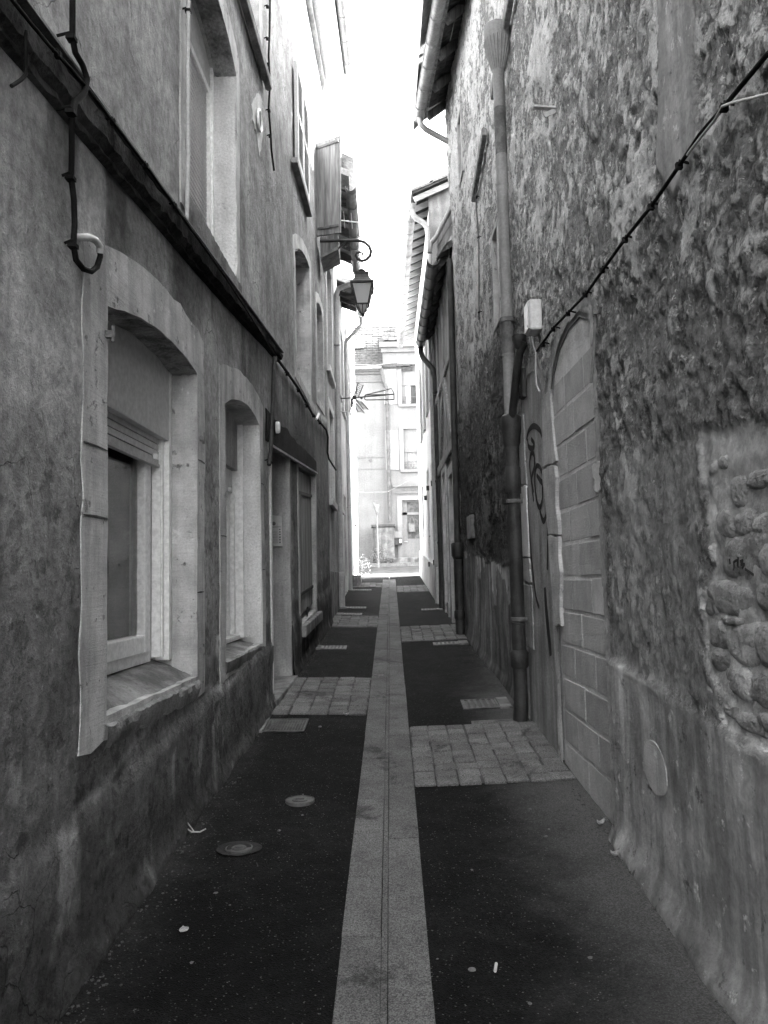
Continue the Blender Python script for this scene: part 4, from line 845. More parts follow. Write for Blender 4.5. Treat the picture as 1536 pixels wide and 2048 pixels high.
cable([(52, 62), (51, 95), (52, 130), (50, 150), (42, 160), (30, 168), (24, 172)], LW, .06, .006, 'short black cable hooking from the string course into the wall')
cable([(541, -30), (539, 60), (537, 110), (540, 170), (537, 215), (541, 270), (543, 300), (548, 341)], LW, .03, .009, 'frayed black cable ending loose high on the left house', clips=[(535, 14), (535, 78), (536, 130), (536, 148), (537, 178), (538, 222), (540, 273)])
cable([(-30, -62), (22, -2), (60, 45), (100, 92), (140, 136), (175, 178), (212, 226), (250, 276), (300, 342), (332, 388), (365, 434), (410, 497), (450, 555), (490, 614), (520, 663), (551, 712)], LW, .085, .006, 'black cable lying along the top of the string course', clips=[(116, 110), (226, 244), (292, 332), (350, 412)])
cable([(551, 712), (575, 745), (597, 778), (612, 806), (625, 828), (638, 842), (653, 860), (656, 875), (655, 905), (658, 918), (672, 940)], LW, .03, .014, 'bundle of black cables running on from the string course to the corner', clips=[(575, 748), (597, 781), (614, 812), (627, 832), (640, 846)])
cable([(550, 713), (547, 740), (546, 800), (543, 860), (541, 900), (538, 930)], LW, .05, .018, 'dark pipe dropping from the end of the string course to the door', 'iron', clips=[(540, 925)], name='cable_duct')
cable([(377, -30), (376, 20), (376, 120), (376, 300), (374, 440)], LW, .035, .012, 'grey conduit running up beside the louvred upper window', 'pipe_grey', clips=[(376, 22)], name='conduit')
p = LW.pix(558, 855, .04); m = MB(); m.prism(LW, [(p[0]+.035*math.cos(t), p[1]+.055*math.sin(t)) for t in np.linspace(0, 2*math.pi, 17)[:-1]], -.01, .05); tag(m.build('wall_cap', M['pvc'], bevel=.015), 'small white oval cap on the wall above the house door', 'wall cap')
m = MB(); p = LW.pix(625, 829); m.tube([LW(p[0], p[1]-.06, .05), LW(p[0]+.1, p[1]+.03, .07)], .016, 8); tag(m.build('cable_sleeve', M['pvc']), 'short white sleeve on the cable bundle near the corner', 'sleeve')
# door entry panel on the far reveal of the door recess
c = hity(553, 1062, 7.735); e0, e1 = hity(541, 1031, 7.735), hity(566, 1093, 7.735)
m = MB(); m.bx(e0[0]-.10, e1[0], 7.70, 7.745, e1[2], e0[2]); ip = tag(m.build('entry_panel', M['steel'], bevel=.006), 'steel door entry panel with call buttons in the house doorway', 'intercom')
m = MB(); m.tube([(e1[0]-.085, 7.701, e0[2]-.085), (e1[0]-.085, 7.694, e0[2]-.085)], .020, 14); m.build('speaker', M['iron_grey'], ip)
m = MB()
for k in range(6): z = e0[2]-.145-.026*k; m.bx(e1[0]-.030, e1[0]-.018, 7.692, 7.70, z-.006, z+.006)
m.each('call_button', M['iron'], ip)
m = MB()
for k in range(6): z = e0[2]-.145-.026*k; m.bx(e1[0]-.12, e1[0]-.045, 7.694, 7.70, z-.009, z+.009)
m.each('name_plate', M['pipe_grey'], ip); m = MB(); m.bx(e0[0]-.10, e1[0]-.012, 7.697, 7.7, e0[2]-.122, e0[2]-.118); m.build('groove', M['iron'], ip)

# ================================================================== houses further along
def gutter_line(m, p, q, r, step=.45, off=(0, 0, 0)):
    p = np.array(p, float); q = np.array(q, float); d = (q-p)/np.linalg.norm(q-p); a = np.cross(d, (0, 0, 1.0)); m.gutter(p, q, r)
    n = int(np.linalg.norm(q-p)/step)
    for i in range(n+1):
        c = p+d*(i*step+.1); m.tube([c+(r+.004)*(math.cos(x)*a+math.sin(x)*np.array([0, 0, 1.0])) for x in np.linspace(math.pi, 2*math.pi, 8)], .008, 6)
    return m
def windows(parent, fr, holes, depth, mat, frame='offwhite', pane='dark'):
    for a, b, c, d in holes:
        q = MB().rect(fr, a, b, c, d, -depth-.02, -depth+.004).build('window', M[pane], parent)
        f = MB(); t = .05
        f.ring(fr, [(a, c), (b, c), (b, d), (a, d)], [(a+t, c+t), (b-t, c+t), (b-t, d-t), (a+t, d-t)], -depth+.03, -depth, -depth+.004); f.build('frame', M[frame], q)

# ---- low timbered house on the right
R2 = Side(.965, -.005, -1); Y2 = 14.0
house_t = thing('house', 'low timber framed house with a black eave between rubble house and white house', 'house', (1.0, 12.2, 1.0))
h2 = [(10.75, 11.45, .95, 3.1), (12.1, 12.75, 1.2, 3.3)]
holed(R2, U_R1, Y2, -.2, 6.32, h2, .2).build('wall', M['plaster_mid'], house_t, recalc=False, tone=.62)
body(MB(), R2, U_R1+.01, Y2, -.5, 5.9, .3, 6).build('rear_wall', M['plaster_mid'], house_t, recalc=False)
MB().rect(R2, 10.75, 11.45, .8, 3.1, -.24, -.19).build('door', M['wood_dark'], house_t); MB().rect(R2, 12.1, 12.75, 1.0, 3.3, -.14, -.10).build('door', M['wood'], house_t, tone=1.3)
m = MB()
for a, b, c, d in h2: m.ring(R2, [(a-.12, c-.2), (b+.12, c-.2), (b+.12, d+.14), (a-.12, d+.14)], [(a+.004, c-.2), (b-.004, c-.2), (b-.004, d-.004), (a+.004, d-.004)], .025, -.02, -.1)
m.each('door_surround', M['stone'], house_t)
m = MB()
for u in (10.55, 11.75, 12.95, 13.8): m.rect(R2, u, u+.14, 3.45, 5.9, -.01, .03)
m.rect(R2, U_R1+.02, Y2-.02, 3.4, 3.56, -.01, .035); m.rect(R2, U_R1+.02, Y2-.02, 4.7, 4.82, -.01, .032); m.bar(R2(10.7, 3.6, .012), R2(11.7, 4.65, .012), .12, .05, (1, 0, 0)); m.bar(R2(11.95, 4.65, .012), R2(12.9, 3.6, .012), .12, .05, (1, 0, 0))
m.each('timber', M['wood'], house_t, bevel=.01)
m = MB(); m.rect(R2, U_R1+.02, Y2, -.2, 1.55, -.01, .02); 
ga = hitz(868, 527, 6.05); gb = hitz(841, 686, 6.05); ga[0] = .69; ga[1] = U_R1+.02
q = MB(); gutter_line(q, ga, gb, .085, .42); q.build('gutter', M['zinc'], house_t, smooth=50, tone=.42)
m = MB(); zz = .02; m.extr([ga+np.array([.06, 0, .06]), gb+np.array([.06, 0.15, .06]), gb+np.array([4, .15, 2.3]), ga+np.array([4, 0, 2.3])], (0, 0, .10)); m.build('roof', M['tile'], house_t, tone=.5)
m = MB()
for u in np.arange(10.7, 14.2, .45): m.bar((ga[0]+.05, u, 6.02), (1.3, u, 6.70), .08, .12)
m.each('rafter', M['eave_dark'], house_t)
m = MB(); m.extr([ga+np.array([.05, -.03, .0]), (1.02, ga[1]-.03, 6.50), (1.02, ga[1]-.03, 6.66), ga+np.array([.05, -.03, .15])], (0, .025, 0)); m.extr([ga+np.array([.05, -.045, .15]), (1.02, ga[1]-.045, 6.66), (1.02, ga[1]-.045, 6.80), ga+np.array([.05, -.045, .28])], (0, .04, 0)); m.each('verge_board', M['wood'], house_t, bevel=.004, tone=.8)
m = MB(); m.tube([ga+np.array([-.05, -.03, .08]), ga+np.array([-.03, -.03, .22]), ga+np.array([.05, -.03, .31]), (1.0, ga[1]-.03, 6.86)], .034, 10); m.build('verge_roll', M['zinc'], house_t, smooth=60, tone=.8)
m = MB(); e = gb+np.array([0, .0, -.06]); ft = GP(884, 1222)
m.tube([e, e+np.array([0, 0, -.12]), e+np.array([.03, -.02, -.22]), (.86, 13.75, e[2]-.62), (.875, 13.72, e[2]-.75), (.875, 13.6, 3.2), (.87, 13.3, ft[2]+.35), (.86, 13.25, ft[2]+.02)], [.05, .05, .05, .05, .05, .05, .055, .06], 12)
for z in (4.9, 3.3, 2.2): m.lathe((.875, 13.6 if z > 3 else 13.45, z), [(.052, 0), (.06, .005), (.06, .04), (.052, .045)], 12)
m.build('drainpipe', M['iron'], house_t, smooth=50)
MB().add([(3.2, U_R1+.02, -.5), (7.5, U_R1+.02, -.5), (7.5, Y2, -.5), (3.2, Y2, -.5), (3.2, U_R1+.02, 10.6), (7.5, U_R1+.02, 10.6), (7.5, Y2, 10.6), (3.2, Y2, 10.6)], [(0, 1, 5, 4), (1, 2, 6, 5), (2, 3, 7, 6), (3, 0, 4, 7), (4, 5, 6, 7)]).build('shadow_block', M['plaster_mid'], house_t)  # unseen block added to cast the shadow edge high on the left house
# drainpipe at the end of the rubble house with its old iron elbow
f = GP(921, 1284); m = MB(); x, y = .90, 10.30
m.tube([(x, y, f[2]+.02), (x, y, f[2]+1.15)], .062, 12); m.lathe((x, y, f[2]), [(.062, .25), (.075, .27), (.075, .36), (.062, .38)], 12); m.lathe((x, y, f[2]), [(.065, 1.05), (.09, 1.10), (.095, 1.25), (.08, 1.27)], 12)
m.tube([(x, y, f[2]+1.15), (x, y+.02, f[2]+2.5), (x+.01, y+.05, f[2]+5.2)], .045, 10)
m.build('corner_pipe', M['iron'], house_r, smooth=50)
m = MB(); a = RW.pix(945, 1055); m.rect(RW, a[0]-.22, a[0]+.18, a[1]-.14, a[1]+.14, -.02, .05); m.build('wall_box', M['iron_grey'], house_r, bevel=.01)

# ---- white rendered house at the far right end
R3 = Side(.955, -.0072, -1); E3 = 20.9
house_w = thing('house', 'white rendered house with deep rafter eaves at the far right end of the lane', 'house', (.9, 17.4, 1.4))
h3 = [(16.2, 17.0, 1.50, 3.95), (14.6, 15.4, 1.45, 3.9), (17.2, 18.1, 4.9, 6.6), (14.6, 15.5, 5.0, 6.6), (18.6, 19.3, 2.6, 3.9)]
holed(R3, Y2, E3, -.2, 8.5, h3, .14).build('wall', M['white'], house_w, recalc=False)
body(MB(), R3, Y2+.005, E3, -.2, 8.5, .2, 6).build('rear_wall', M['white'], house_w, recalc=False)
windows(house_w, R3, h3[2:], .12, 'white')
for a, b, c, d in h3[:2]:
    q = MB().rect(R3, a, b, c, d, -.12, -.07).build('door', M['pipe_grey'], house_w); MB().tube([R3(a+.1, c+1.0, -.06), R3(a+.1, c+1.0, .0), R3(a+.2, c+1.0, .0)], .012, 6).build('handle', M['iron'], q)
m = MB()
for a, b, c, d in h3[2:4]:
    m.rect(R3, b+.03, b+.45, c-.02, d+.02, .01, .05); m.rect(R3, a-.45, a-.03, c-.02, d+.02, .01, .05)
m.each('shutter', M['louvre'], house_w); m = MB()
for u, v in ((14.5, 1.9), (14.5, 3.4), (16.1, 1.9), (16.1, 3.5), (17.1, 3.4)): m.box(R3(u, v, .03), (.03, .02, .05))
m.each('hinge', M['iron'], house_w)
m = MB(); m.prism(R3, [(Y2, 1.0), (E3, 1.6), (E3, 2.36), (Y2, 1.80)], -.01, .035); m.build('plinth', M['offwhite'], house_w, bevel=.01)
ga = hit(823, 405, (0, 1, 0), 13.85); gb = hit(800, 692, (0, 1, 0), 21.5)
q = MB(); gutter_line(q, ga, gb, .085, .48); q.build('gutter', M['zinc'], house_w, smooth=50, tone=.8)
m = MB(); n = 22
for i in range(n):
    t = i/(n-1); p = ga+(gb-ga)*t; m.bar(p+np.array([.05, .02, .06]), (1.25, p[1]+.02, p[2]+.06+.43*(1.2-p[0])), .035, .10)
m.each('rafter', M['eave_pale'], house_w)
m = MB(); up = np.array([4.2, 0, 4.2*.43]); m.extr([ga+np.array([.03, -.05, .14]), gb+np.array([.03, .05, .14]), gb+up+np.array([0, .05, .14]), ga+up+np.array([0, -.05, .14])], (0, 0, .03)); m.build('eave_board', M['eave_dark'], house_w, tone=.7)
m = MB(); rows = 12
for i in range(rows):
    a = ga+up*(i/rows)+np.array([0, -.06, .19-.0]); b = ga+up*((i+1.15)/rows)+np.array([0, -.06, .17]); c = gb+up*((i+1.15)/rows)+np.array([0, .06, .17]); d = gb+up*(i/rows)+np.array([0, .06, .19]); m.extr([a, b, c, d], (0, 0, .05))
m.build('roof', M['tile'], house_w, tone=.8); c0, c1 = ga+up+np.array([0, -.05, .10]), gb+up+np.array([0, .05, .10]); MB().extr([c0, c1, c1+np.array([3.2, 0, -1.6]), c0+np.array([3.2, 0, -1.6])], (0, 0, .1)).build('roof', M['tile'], house_w, tone=.8)
m = MB(); p0 = hity(866, 402, Y2+.02); 
g = lambda x, z: (x, Y2-.02, z)
zr = lambda x: ga[2]+.14+.43*(x-ga[0])
m.add([g(.86, 5.5), g(6, 5.5), g(6, zr(6)), g(.86, zr(.86))], [(0, 1, 2, 3)]); m.build('gable', M['plaster_mid'], house_w, recalc=False, tone=.6)
m = MB(); a, b = np.array(g(.62, zr(.62)+.0)), np.array(g(6, zr(6)))
for i in range(16):
    t0, t1 = i/16, (i+1.08)/16; p, q = a+(b-a)*t0, a+(b-a)*t1; m.bar(p+np.array([0, -.06, .06]), q+np.array([0, -.06, .035]), .16, .09)
m.each('verge_tile', M['tile'], house_w, bevel=.01, tone=.6)
m = MB(); e = ga+np.array([.0, .02, -.05]); m.tube([e, e+np.array([.02, 0, -.16]), e+np.array([.07, -.0, -.24]), e+np.array([.22, -.0, -.34]), e+np.array([.28, 0, -.44]), (e[0]+.30, e[1]-.02, e[2]-.6), (e[0]+.305, e[1]-.03, e[2]-1.65)], .05, 12); m.lathe(e+np.array([0, 0, -.02]), [(.05, -.08), (.075, 0), (.08, .04)], 12)
m.build('drainpipe', M['zinc'], house_w, smooth=60, tone=.75)
m = MB(); m.tube([(.83, 14.1, 5.6), (.83, 14.15, 3.0), (.83, 14.15, 1.15)], .04, 10); m.build('drainpipe', M['pipe_grey'], house_w, smooth=60)

# ---- left row beyond the tall house
def eave(parent, ga, gb, wallx, slope, nr, rmat, bmat, gm, gt=1.0, rd=2.0, sgn=1):
    q = MB(); gutter_line(q, ga, gb, .075, .45); q.build('gutter', M[gm], parent, smooth=50, tone=gt)
    m = MB()
    for i in range(nr):
        p = ga+(gb-ga)*(i+.3)/nr; m.bar(p+np.array([-.05, 0, .05]), (wallx-.2, p[1], p[2]+.05+slope*abs(p[0]-wallx+.2)), .07, .11)
    m.each('rafter', M[rmat], parent)
    m = MB(); up = np.array([-4, 0, 4*slope]); m.extr([ga+np.array([-.02, -.05, .12]), gb+np.array([-.02, .05, .12]), gb+up+np.array([0, .05, .12]), ga+up+np.array([0, -.05, .12])], (0, 0, .10)); m.build('roof', M[bmat], parent)
L2 = Side(-.955, 0, 1); U2, U3, U4, U5 = 11.71, 14.05, 17.2, 20.95
ha = thing('house', 'narrow grey house with a dark rafter eave behind the street lantern', 'house', (-1.0, 12.9, 1.05))
h = [(12.15, 13.15, 5.05, 6.9), (12.2, 13.1, 2.9, 4.4), (12.5, 13.2, 1.15, 2.9)]
holed(L2, U2, U3, -.2, 7.6, h, .16).build('wall', M['offwhite'], ha, recalc=False, tone=.75); body(MB(), L2, U2+.005, U3, -.2, 7.5, .25, 6).build('rear_wall', M['plaster_mid'], ha, recalc=False)
windows(ha, L2, h[:2], .13, 'offwhite', 'offwhite'); MB().rect(L2, 12.5, 13.2, 1.1, 2.9, -.12, -.08).build('door', M['wood_dark'], ha)
m = MB()
for a, b, c, d in h[:2]: m.rect(L2, a-.1, b+.1, c-.1, c, .0, .06); m.ring(L2, [(a-.12, c), (b+.12, c), (b+.12, d+.14), (a-.12, d+.14)], [(a+.004, c+.004), (b-.004, c+.004), (b-.004, d-.004), (a+.004, d-.004)], .02, -.01, -.05)
m.each('window_surround', M['plaster'], ha)
m = MB(); m.rect(L2, U2, U3, -.2, 1.75, -.01, .025); m.build('plinth', M['stone_dark'], ha, bevel=.01)
ga = hitz(701, 372, 7.45); gb = hitz(713, 543, 7.35); eave(ha, ga, gb, -.955, .45, 6, 'eave_dark', 'tile', 'zinc', .6)
m = MB(); e = gb+np.array([0, -.04, -.05]); f = GP(685, 1213)
m.tube([e, e+np.array([0, 0, -.10]), e+np.array([-.06, -.0, -.18]), (-.86, e[1]-.03, e[2]-.30), (-.90, e[1]-.04, e[2]-.42), (-.90, 13.8, 4.0), (-.895, 13.75, f[2]+.62)], .048, 12)
for z in (5.9, 4.6, 3.3): m.lathe((-.90, 13.83, z), [(.05, 0), (.056, .005), (.056, .03), (.05, .035)], 12)
pa = m.build('drainpipe', M['pipe_grey'], ha, smooth=50)
m = MB(); m.lathe((-.895, 13.75, f[2]), [(.062, .0), (.062, .50), (.072, .51), (.072, .60), (.06, .62)], 12); m.build('lower_pipe', M['pipe_grey'], pa, smooth=50, tone=1.25)
hb = thing('house', 'pale terraced house with a second rafter eave beyond the narrow grey house', 'house', (-1.0, 15.6, 1.27))
h = [(14.5, 15.4, 5.3, 7.0), (15.9, 16.7, 5.2, 6.9), (14.5, 15.4, 3.0, 4.4), (15.9, 16.7, 1.35, 3.4)]
holed(L2, U3, U4, -.2, 7.9, h, .14).build('wall', M['offwhite'], hb, recalc=False, tone=1.1); body(MB(), L2, U3+.005, U4, -.2, 7.8, .22, 6).build('rear_wall', M['plaster_mid'], hb, recalc=False)
windows(hb, L2, h[:3], .11, 'offwhite', 'offwhite'); MB().rect(L2, 15.9, 16.7, 1.2, 3.4, -.12, -.06).build('door', M['wood'], hb)
m = MB()
for a, b, c, d in h[:3]: m.rect(L2, a-.08, b+.08, c-.08, c, .0, .05)
m.each('window_sill', M['pipe_grey'], hb)
ga = hit(716, 586, (0, 1, 0), 14.9); gb = hit(722, 632, (0, 1, 0), 16.7); eave(hb, ga, gb, -.955, .35, 4, 'eave_dark', 'tile', 'zinc_light')
m = MB(); e = gb+np.array([0, -.04, -.05]); f = GP(700, 1180)
m.tube([e, e+np.array([-.0, 0, -.15]), e+np.array([-.05, 0, -.22]), (-.80, e[1]+.05, e[2]-.42), (-.89, e[1]+.08, e[2]-.52), (-.90, e[1]+.1, e[2]-.7), (-.90, 17.0, 4.0), (-.90, 17.0, f[2])], .044, 12)
for z in (6.0, 4.6, 3.2): m.lathe((-.90, 17.0, z), [(.046, 0), (.052, .005), (.052, .03), (.046, .035)], 12)
m.build('drainpipe', M['pipe_pale'], hb, smooth=50)
hc = thing('house', 'tall white house closing the far left end of the lane', 'house', (-1.0, 19.0, 1.55))
h = [(17.7, 18.4, 5.6, 7.4), (17.7, 18.4, 2.0, 4.0), (19.0, 19.6, 5.7, 7.4)]
holed(L2, U4, U5, -.2, 11.3, h, .12).build('wall', M['white'], hc, recalc=False); body(MB(), L2, U4+.005, U5, -.2, 11.3, .2, 6).build('rear_wall', M['white'], hc, recalc=False)
windows(hc, L2, h, .09, 'white', 'plaster_mid'); roof(L2, U4-.1, U5+.1, .30, 11.35, -3, 13).build('roof', M['tile_pale'], hc)
m = MB()
for a, b, c, d in (h[0], h[2]): m.rect(L2, a-.4, a-.03, c, d, .01, .05)
m.each('shutter', M['pipe_grey'], hc); m = MB(); m.box((-.86, 18.4, SL*18.4+.12), (.13, .45, .13)); m.build('doorstep', M['stone_dark'], hc, bevel=.02)
MB().tube([L2(20.6, 11.2, .05), L2(20.6, 1.75, .05)], .035, 10).build('drainpipe', M['pvc'], hc, smooth=60)
MB().box(L2(20.4, 3.05, .03), (.03, .05, .03)).build('wall_hook', M['iron'], hc)

# ================================================================== house across the end street
F = Front(26.3); ZF = SL*26.3
hf = thing('house', 'wide pale house with tiled roof facing down the lane from across the street', 'house', (0, 26.6, ZF))
def fb(x0, y0, x1, y1, fr=F): a = fr.pix(x0, y1); b = fr.pix(x1, y0); return (a[0], b[0], a[1], b[1])
XB = -.13
w1 = fb(804, 730, 836, 810); w2 = fb(808, 858, 840, 940); d1 = fb(806, 1000, 842, 1116)
Rf = Front(26.2)
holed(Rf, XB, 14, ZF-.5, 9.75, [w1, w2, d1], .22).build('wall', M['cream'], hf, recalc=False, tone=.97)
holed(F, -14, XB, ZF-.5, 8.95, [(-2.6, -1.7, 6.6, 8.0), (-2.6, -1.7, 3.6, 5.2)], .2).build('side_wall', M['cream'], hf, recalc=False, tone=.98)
m = MB(); m.bx(-14, 14, 26.6, 32, ZF-.5, 8.9); m.build('rear_wall', M['cream'], hf)
MB().quad((XB, 26.2, 8.8), (XB, 32, 8.8), (XB, 32, 9.75), (XB, 26.2, 9.75)).build('flank', M['cream'], hf)
m = MB(); m.rect(Rf, XB-.05, 14, 9.45, 9.60, 0, .10); m.rect(Rf, XB-.10, 14, 9.60, 9.78, 0, .22); m.build('cornice', M['cream'], hf)
m = MB(); m.rect(F, -14, XB, 8.45, 8.52, 0, .05); m.rect(F, -14, XB, 8.72, 8.80, 0, .08); m.rect(F, -14, XB, 8.80, 8.95, 0, .16); m.rect(F, -14, XB, 5.80, 5.86, 0, .03); m.rect(F, -14, XB, 5.40, 5.44, 0, .02); m.rect(F, -14, XB, ZF, 3.17, 0, .04); m.each('string_course', M['cream'], hf, tone=.9)
def tiles(x0, x1, ya, za, yb, zb, rows, jag=.0, x1b=None):
    m = MB(); nc = int((x1-x0)/.22)
    for i in range(rows):
        t0, t1 = i/rows, (i+1.25)/rows; y0, z0, y1, z1 = ya+(yb-ya)*t0, za+(zb-za)*t0, ya+(yb-ya)*t1, za+(zb-za)*t1
        for k in range(nc):
            a = x0+k*.22; s = RS.uniform(-.012, .012); m.extr([(a+.006, y0, z0+s+.02), (a+.214, y0, z0+s+.02), (a+.214, y1, z1-.02), (a+.006, y1, z1-.02)], (0, .0, .035))
    return m
tiles(-6, .9, 26.05, 8.92, 29.5, 11.5, 17).build('roof', M['tile_pale'], hf)
MB().extr([(-14, 26.1, 8.90), (.9, 26.1, 8.90), (.9, 29.5, 11.47), (-14, 29.5, 11.47)], (0, .15, -.1)).build('roof_deck', M['tile_pale'], hf); MB().extr([(-14, 29.4, 11.46), (.9, 29.4, 11.46), (.9, 29.6, 11.6), (-14, 29.6, 11.6)], (0, .15, -.1)).build('ridge', M['tile_pale'], hf)
m = MB(); gutter_line(m, (-6, 25.98, 8.90), (XB-.04, 25.98, 8.90), .075, .8); m.build('gutter', M['zinc'], hf, smooth=50)
A_ = np.array([XB-.12, 25.95, 9.78]); MB().extr([(XB, 26.0, 9.775), (6, 26.0, 9.775), (6, 29.4, 11.8), (XB+1.4, 29.4, 11.8)], (0, .1, -.08)).build('hip_deck', M['tile_pale'], hf); m = tiles(XB, 6, 25.95, 9.80, 26.9, 10.36, 5); m.v += []; t2 = tiles(XB+.45, 6, 26.9, 10.36, 28.0, 11.02, 5); m.add(t2.v, t2.f); t2 = tiles(XB+.95, 6, 28.0, 11.02, 29.3, 11.78, 6); m.add(t2.v, t2.f); m.build('hip_roof', M['tile_pale'], hf)
m = MB(); m.tube([(-.17, 25.98, 8.85), (-.17, 25.98, 8.65), (-.10, 26.10, 8.35), (-.02, 26.12, 8.15), (-.01, 26.12, 8.0), (-.01, 26.12, 3.55)], .055, 10)
for z in (7.6, 6.0, 4.6): m.lathe((-.01, 26.12, z), [(.056, 0), (.066, .01), (.066, .05), (.056, .06)], 10)
m.build('drainpipe', M['iron_grey'], hf, smooth=50, tone=.7)
m = MB(); m.bx(-1.5, -.80, 27.3, 27.7, 9.98, 10.22); m.build('roof_window', M['zinc'], hf)
pc = F.pix(741, 921); m = MB(); m.prism(F, [(pc[0]+.07*math.cos(t), pc[1]+.07*math.sin(t)) for t in np.linspace(0, 2*math.pi, 15)[:-1]], .0, .02); m.build('vent', M['iron_grey'], hf)
for i, (a, b, c, d) in enumerate((w1, w2)):
    zb = Rf.pix(820, 769 if i == 0 else 903)[1]
    q = MB().rect(Rf, a, b, c, d, -.24, -.20).build('window', M['iron'] if i == 0 else M['dark'], hf, tone=1.2)
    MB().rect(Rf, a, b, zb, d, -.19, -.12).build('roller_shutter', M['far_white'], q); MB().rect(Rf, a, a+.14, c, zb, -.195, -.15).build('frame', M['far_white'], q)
    if i == 0: MB().rect(Rf, a+.15, a+.30, c, zb, -.19, -.185).build('curtain', M['curtain'], q)
    else:
        s = MB()
        for r_ in range(5):
            for k in range(4): s.box(Rf(a+.2+k*.11+.05*(r_ % 2), c+.08+r_*.12, -.195), (.018, .004, .018))
        MB().rect(Rf, a+.15, b, c, zb, -.199, -.197).build('curtain', M['pipe_grey'], q, tone=.6); s.build('lace_dots', M['far_white'], q)
    MB().rect(Rf, a-.12, b+.05, c-.10, c-.01, .0, .10).build('window_sill', M['cream'], hf)
    MB().ring(Rf, [(a-.14, c), (b, c), (b, d+.16), (a-.14, d+.16)], [(a+.004, c+.004), (b-.01, c+.004), (b-.01, d-.004), (a+.004, d-.004)], .03, 0, -.05).build('window_surround', M['far_white'], hf)
    q = MB().rect(Rf, a-.62, a-.17, c, d-.05, .01, .05).build('shutter', M['louvre_pale'], hf); s = MB()
    for k in range(24): v = c+.06+k*(d-c-.15)/24; s.rect(Rf, a-.58, a-.21, v, v+.022, .05, .058)
    s.build('louvre', M['louvre_pale'], q, tone=.8)
    m = MB(); v0 = c
    for k in range(7): u = a+.02+k*.05; m.tube([Rf(u, v0, -.02), Rf(u, v0+.26, -.02)], .007, 5)
    for k in range(3): m.tube([Rf(a+.06+k*.12+.05*math.cos(t), v0+.13+.06*math.sin(t), -.02) for t in np.linspace(0, 6.28, 11)], .007, 5)
    m.tube([Rf(a-.02, v0+.26, -.02), Rf(b, v0+.26, -.02)], .010, 5); m.tube([Rf(a-.02, v0+.03, -.02), Rf(b, v0+.03, -.02)], .008, 5); m.build('railing', M['iron_grey'], hf)
a, b, c, d = d1; q = MB()
zt = Rf.pix(820, 1024)[1]; zg = Rf.pix(820, 1077)[1]; zg1 = Rf.pix(820, 1029)[1]; xg = Rf.pix(815, 1050)[0]
q.rect(Rf, a, b, c, zg, -.22, -.14); q.rect(Rf, a, b, zg1, zt, -.22, -.14); q.rect(Rf, a, xg, zg, d, -.22, -.14); q.rect(Rf, a, b, d-.05, d, -.22, -.141)
q = q.build('door', M['far_white'], hf); MB().rect(Rf, xg, b, zg, d-.05, -.215, -.195).build('pane', M['iron_grey'], q, tone=.75)
MB().tube([Rf(a+.07, zg-.1, -.14), Rf(a+.07, zg-.1, -.07), Rf(a+.17, zg-.1, -.07)], .015, 6).build('handle', M['steel'], q)
MB().ring(Rf, [(a-.16, c), (b+.2, c), (b+.2, d+.14), (a-.16, d+.14)], [(a+.004, c), (b-.004, c), (b-.004, d-.004), (a+.004, d-.004)], .05, 0, -.1).build('door_surround', M['far_white'], hf)
v = Rf.pix(812, 971)[1]; m = MB(); m.rect(Rf, a-.30, b+.3, v-.05, v+.05, 0, .12); m.rect(Rf, a-.24, b+.3, v-.28, v-.20, 0, .06)
for k in range(5): m.rect(Rf, a+.05+k*.13, a+.11+k*.13, v-.17, v-.11, 0, .03)
m.build('door_cornice', M['cream'], hf, tone=.85)
m = MB(); m.rect(Rf, a-.35, 3, ZF-.2, c-.01, 0, .75); m.build('doorstep', M['stone_dark'], hf, bevel=.02, tone=.6)
# bag hanging on the door pane
pb = Rf.pix(824, 1050); m = MB(); m.rect(Rf, pb[0]-.13, pb[0]+.12, pb[1]-.24, pb[1]+.06, -.14, -.07); m = tag(m.build('hanging_bag', M['iron_grey'], bevel=.02), 'dark bag with a pale label hanging on the glazed door across the street', 'bag')
MB().rect(Rf, pb[0]-.07, pb[0]+.08, pb[1]-.2, pb[1]+.02, -.069, -.064).build('paper_label', M['far_white'], m, tone=.8); k = MB(); k.tube([Rf(pb[0]-.1, pb[1]+.05, -.1), Rf(pb[0]-.06, pb[1]+.2, -.1), Rf(pb[0], pb[1]+.34, -.12), Rf(pb[0]+.05, pb[1]+.2, -.1), Rf(pb[0]+.1, pb[1]+.05, -.1)], .02, 6); k.build('strap', M['iron_grey'], m)
# stone pier, letter box, sign, plants
P_ = Front(25.75)
a, b, c, d = fb(746, 1050, 789, 1134, P_); m = MB(); m.bx(a+.03, b-.02, 25.75, 26.19, ZF-.3, d-.06); pr = m.build('pier', M['stone_dark'], None, bevel=.03, tone=.6); tag(pr, 'weathered stone pier with a flat cap in front of the facing house', 'pier')
m = MB(); m.bx(a-.04, b+.03, 25.70, 26.19, d-.06, d+.03); m.build('cap', M['stone_dark'], pr, bevel=.02, tone=.35); MB().bx(a+.01, a+.11, 25.73, 25.77, ZF-.3, d-.08).build('corner_strip', M['stone_dark'], pr, tone=.35)
a, b, c, d = fb(784, 1062, 804, 1090, Front(25.95)); m = MB(); m.bx(a, b, 25.9, 26.19, (c+d)/2, d); lb = tag(m.build('letter_box', M['far_white'], bevel=.012), 'white and black letter box on the facing house beside the pier', 'letter box')
MB().bx(a+.005, b-.005, 25.91, 26.19, c, (c+d)/2-.005).build('lower_half', M['iron'], lb, bevel=.01); MB().bx(b-.10, b-.02, 25.9, 25.912, c+.06, c+.2).build('notice', M['plaster_mid'], lb)
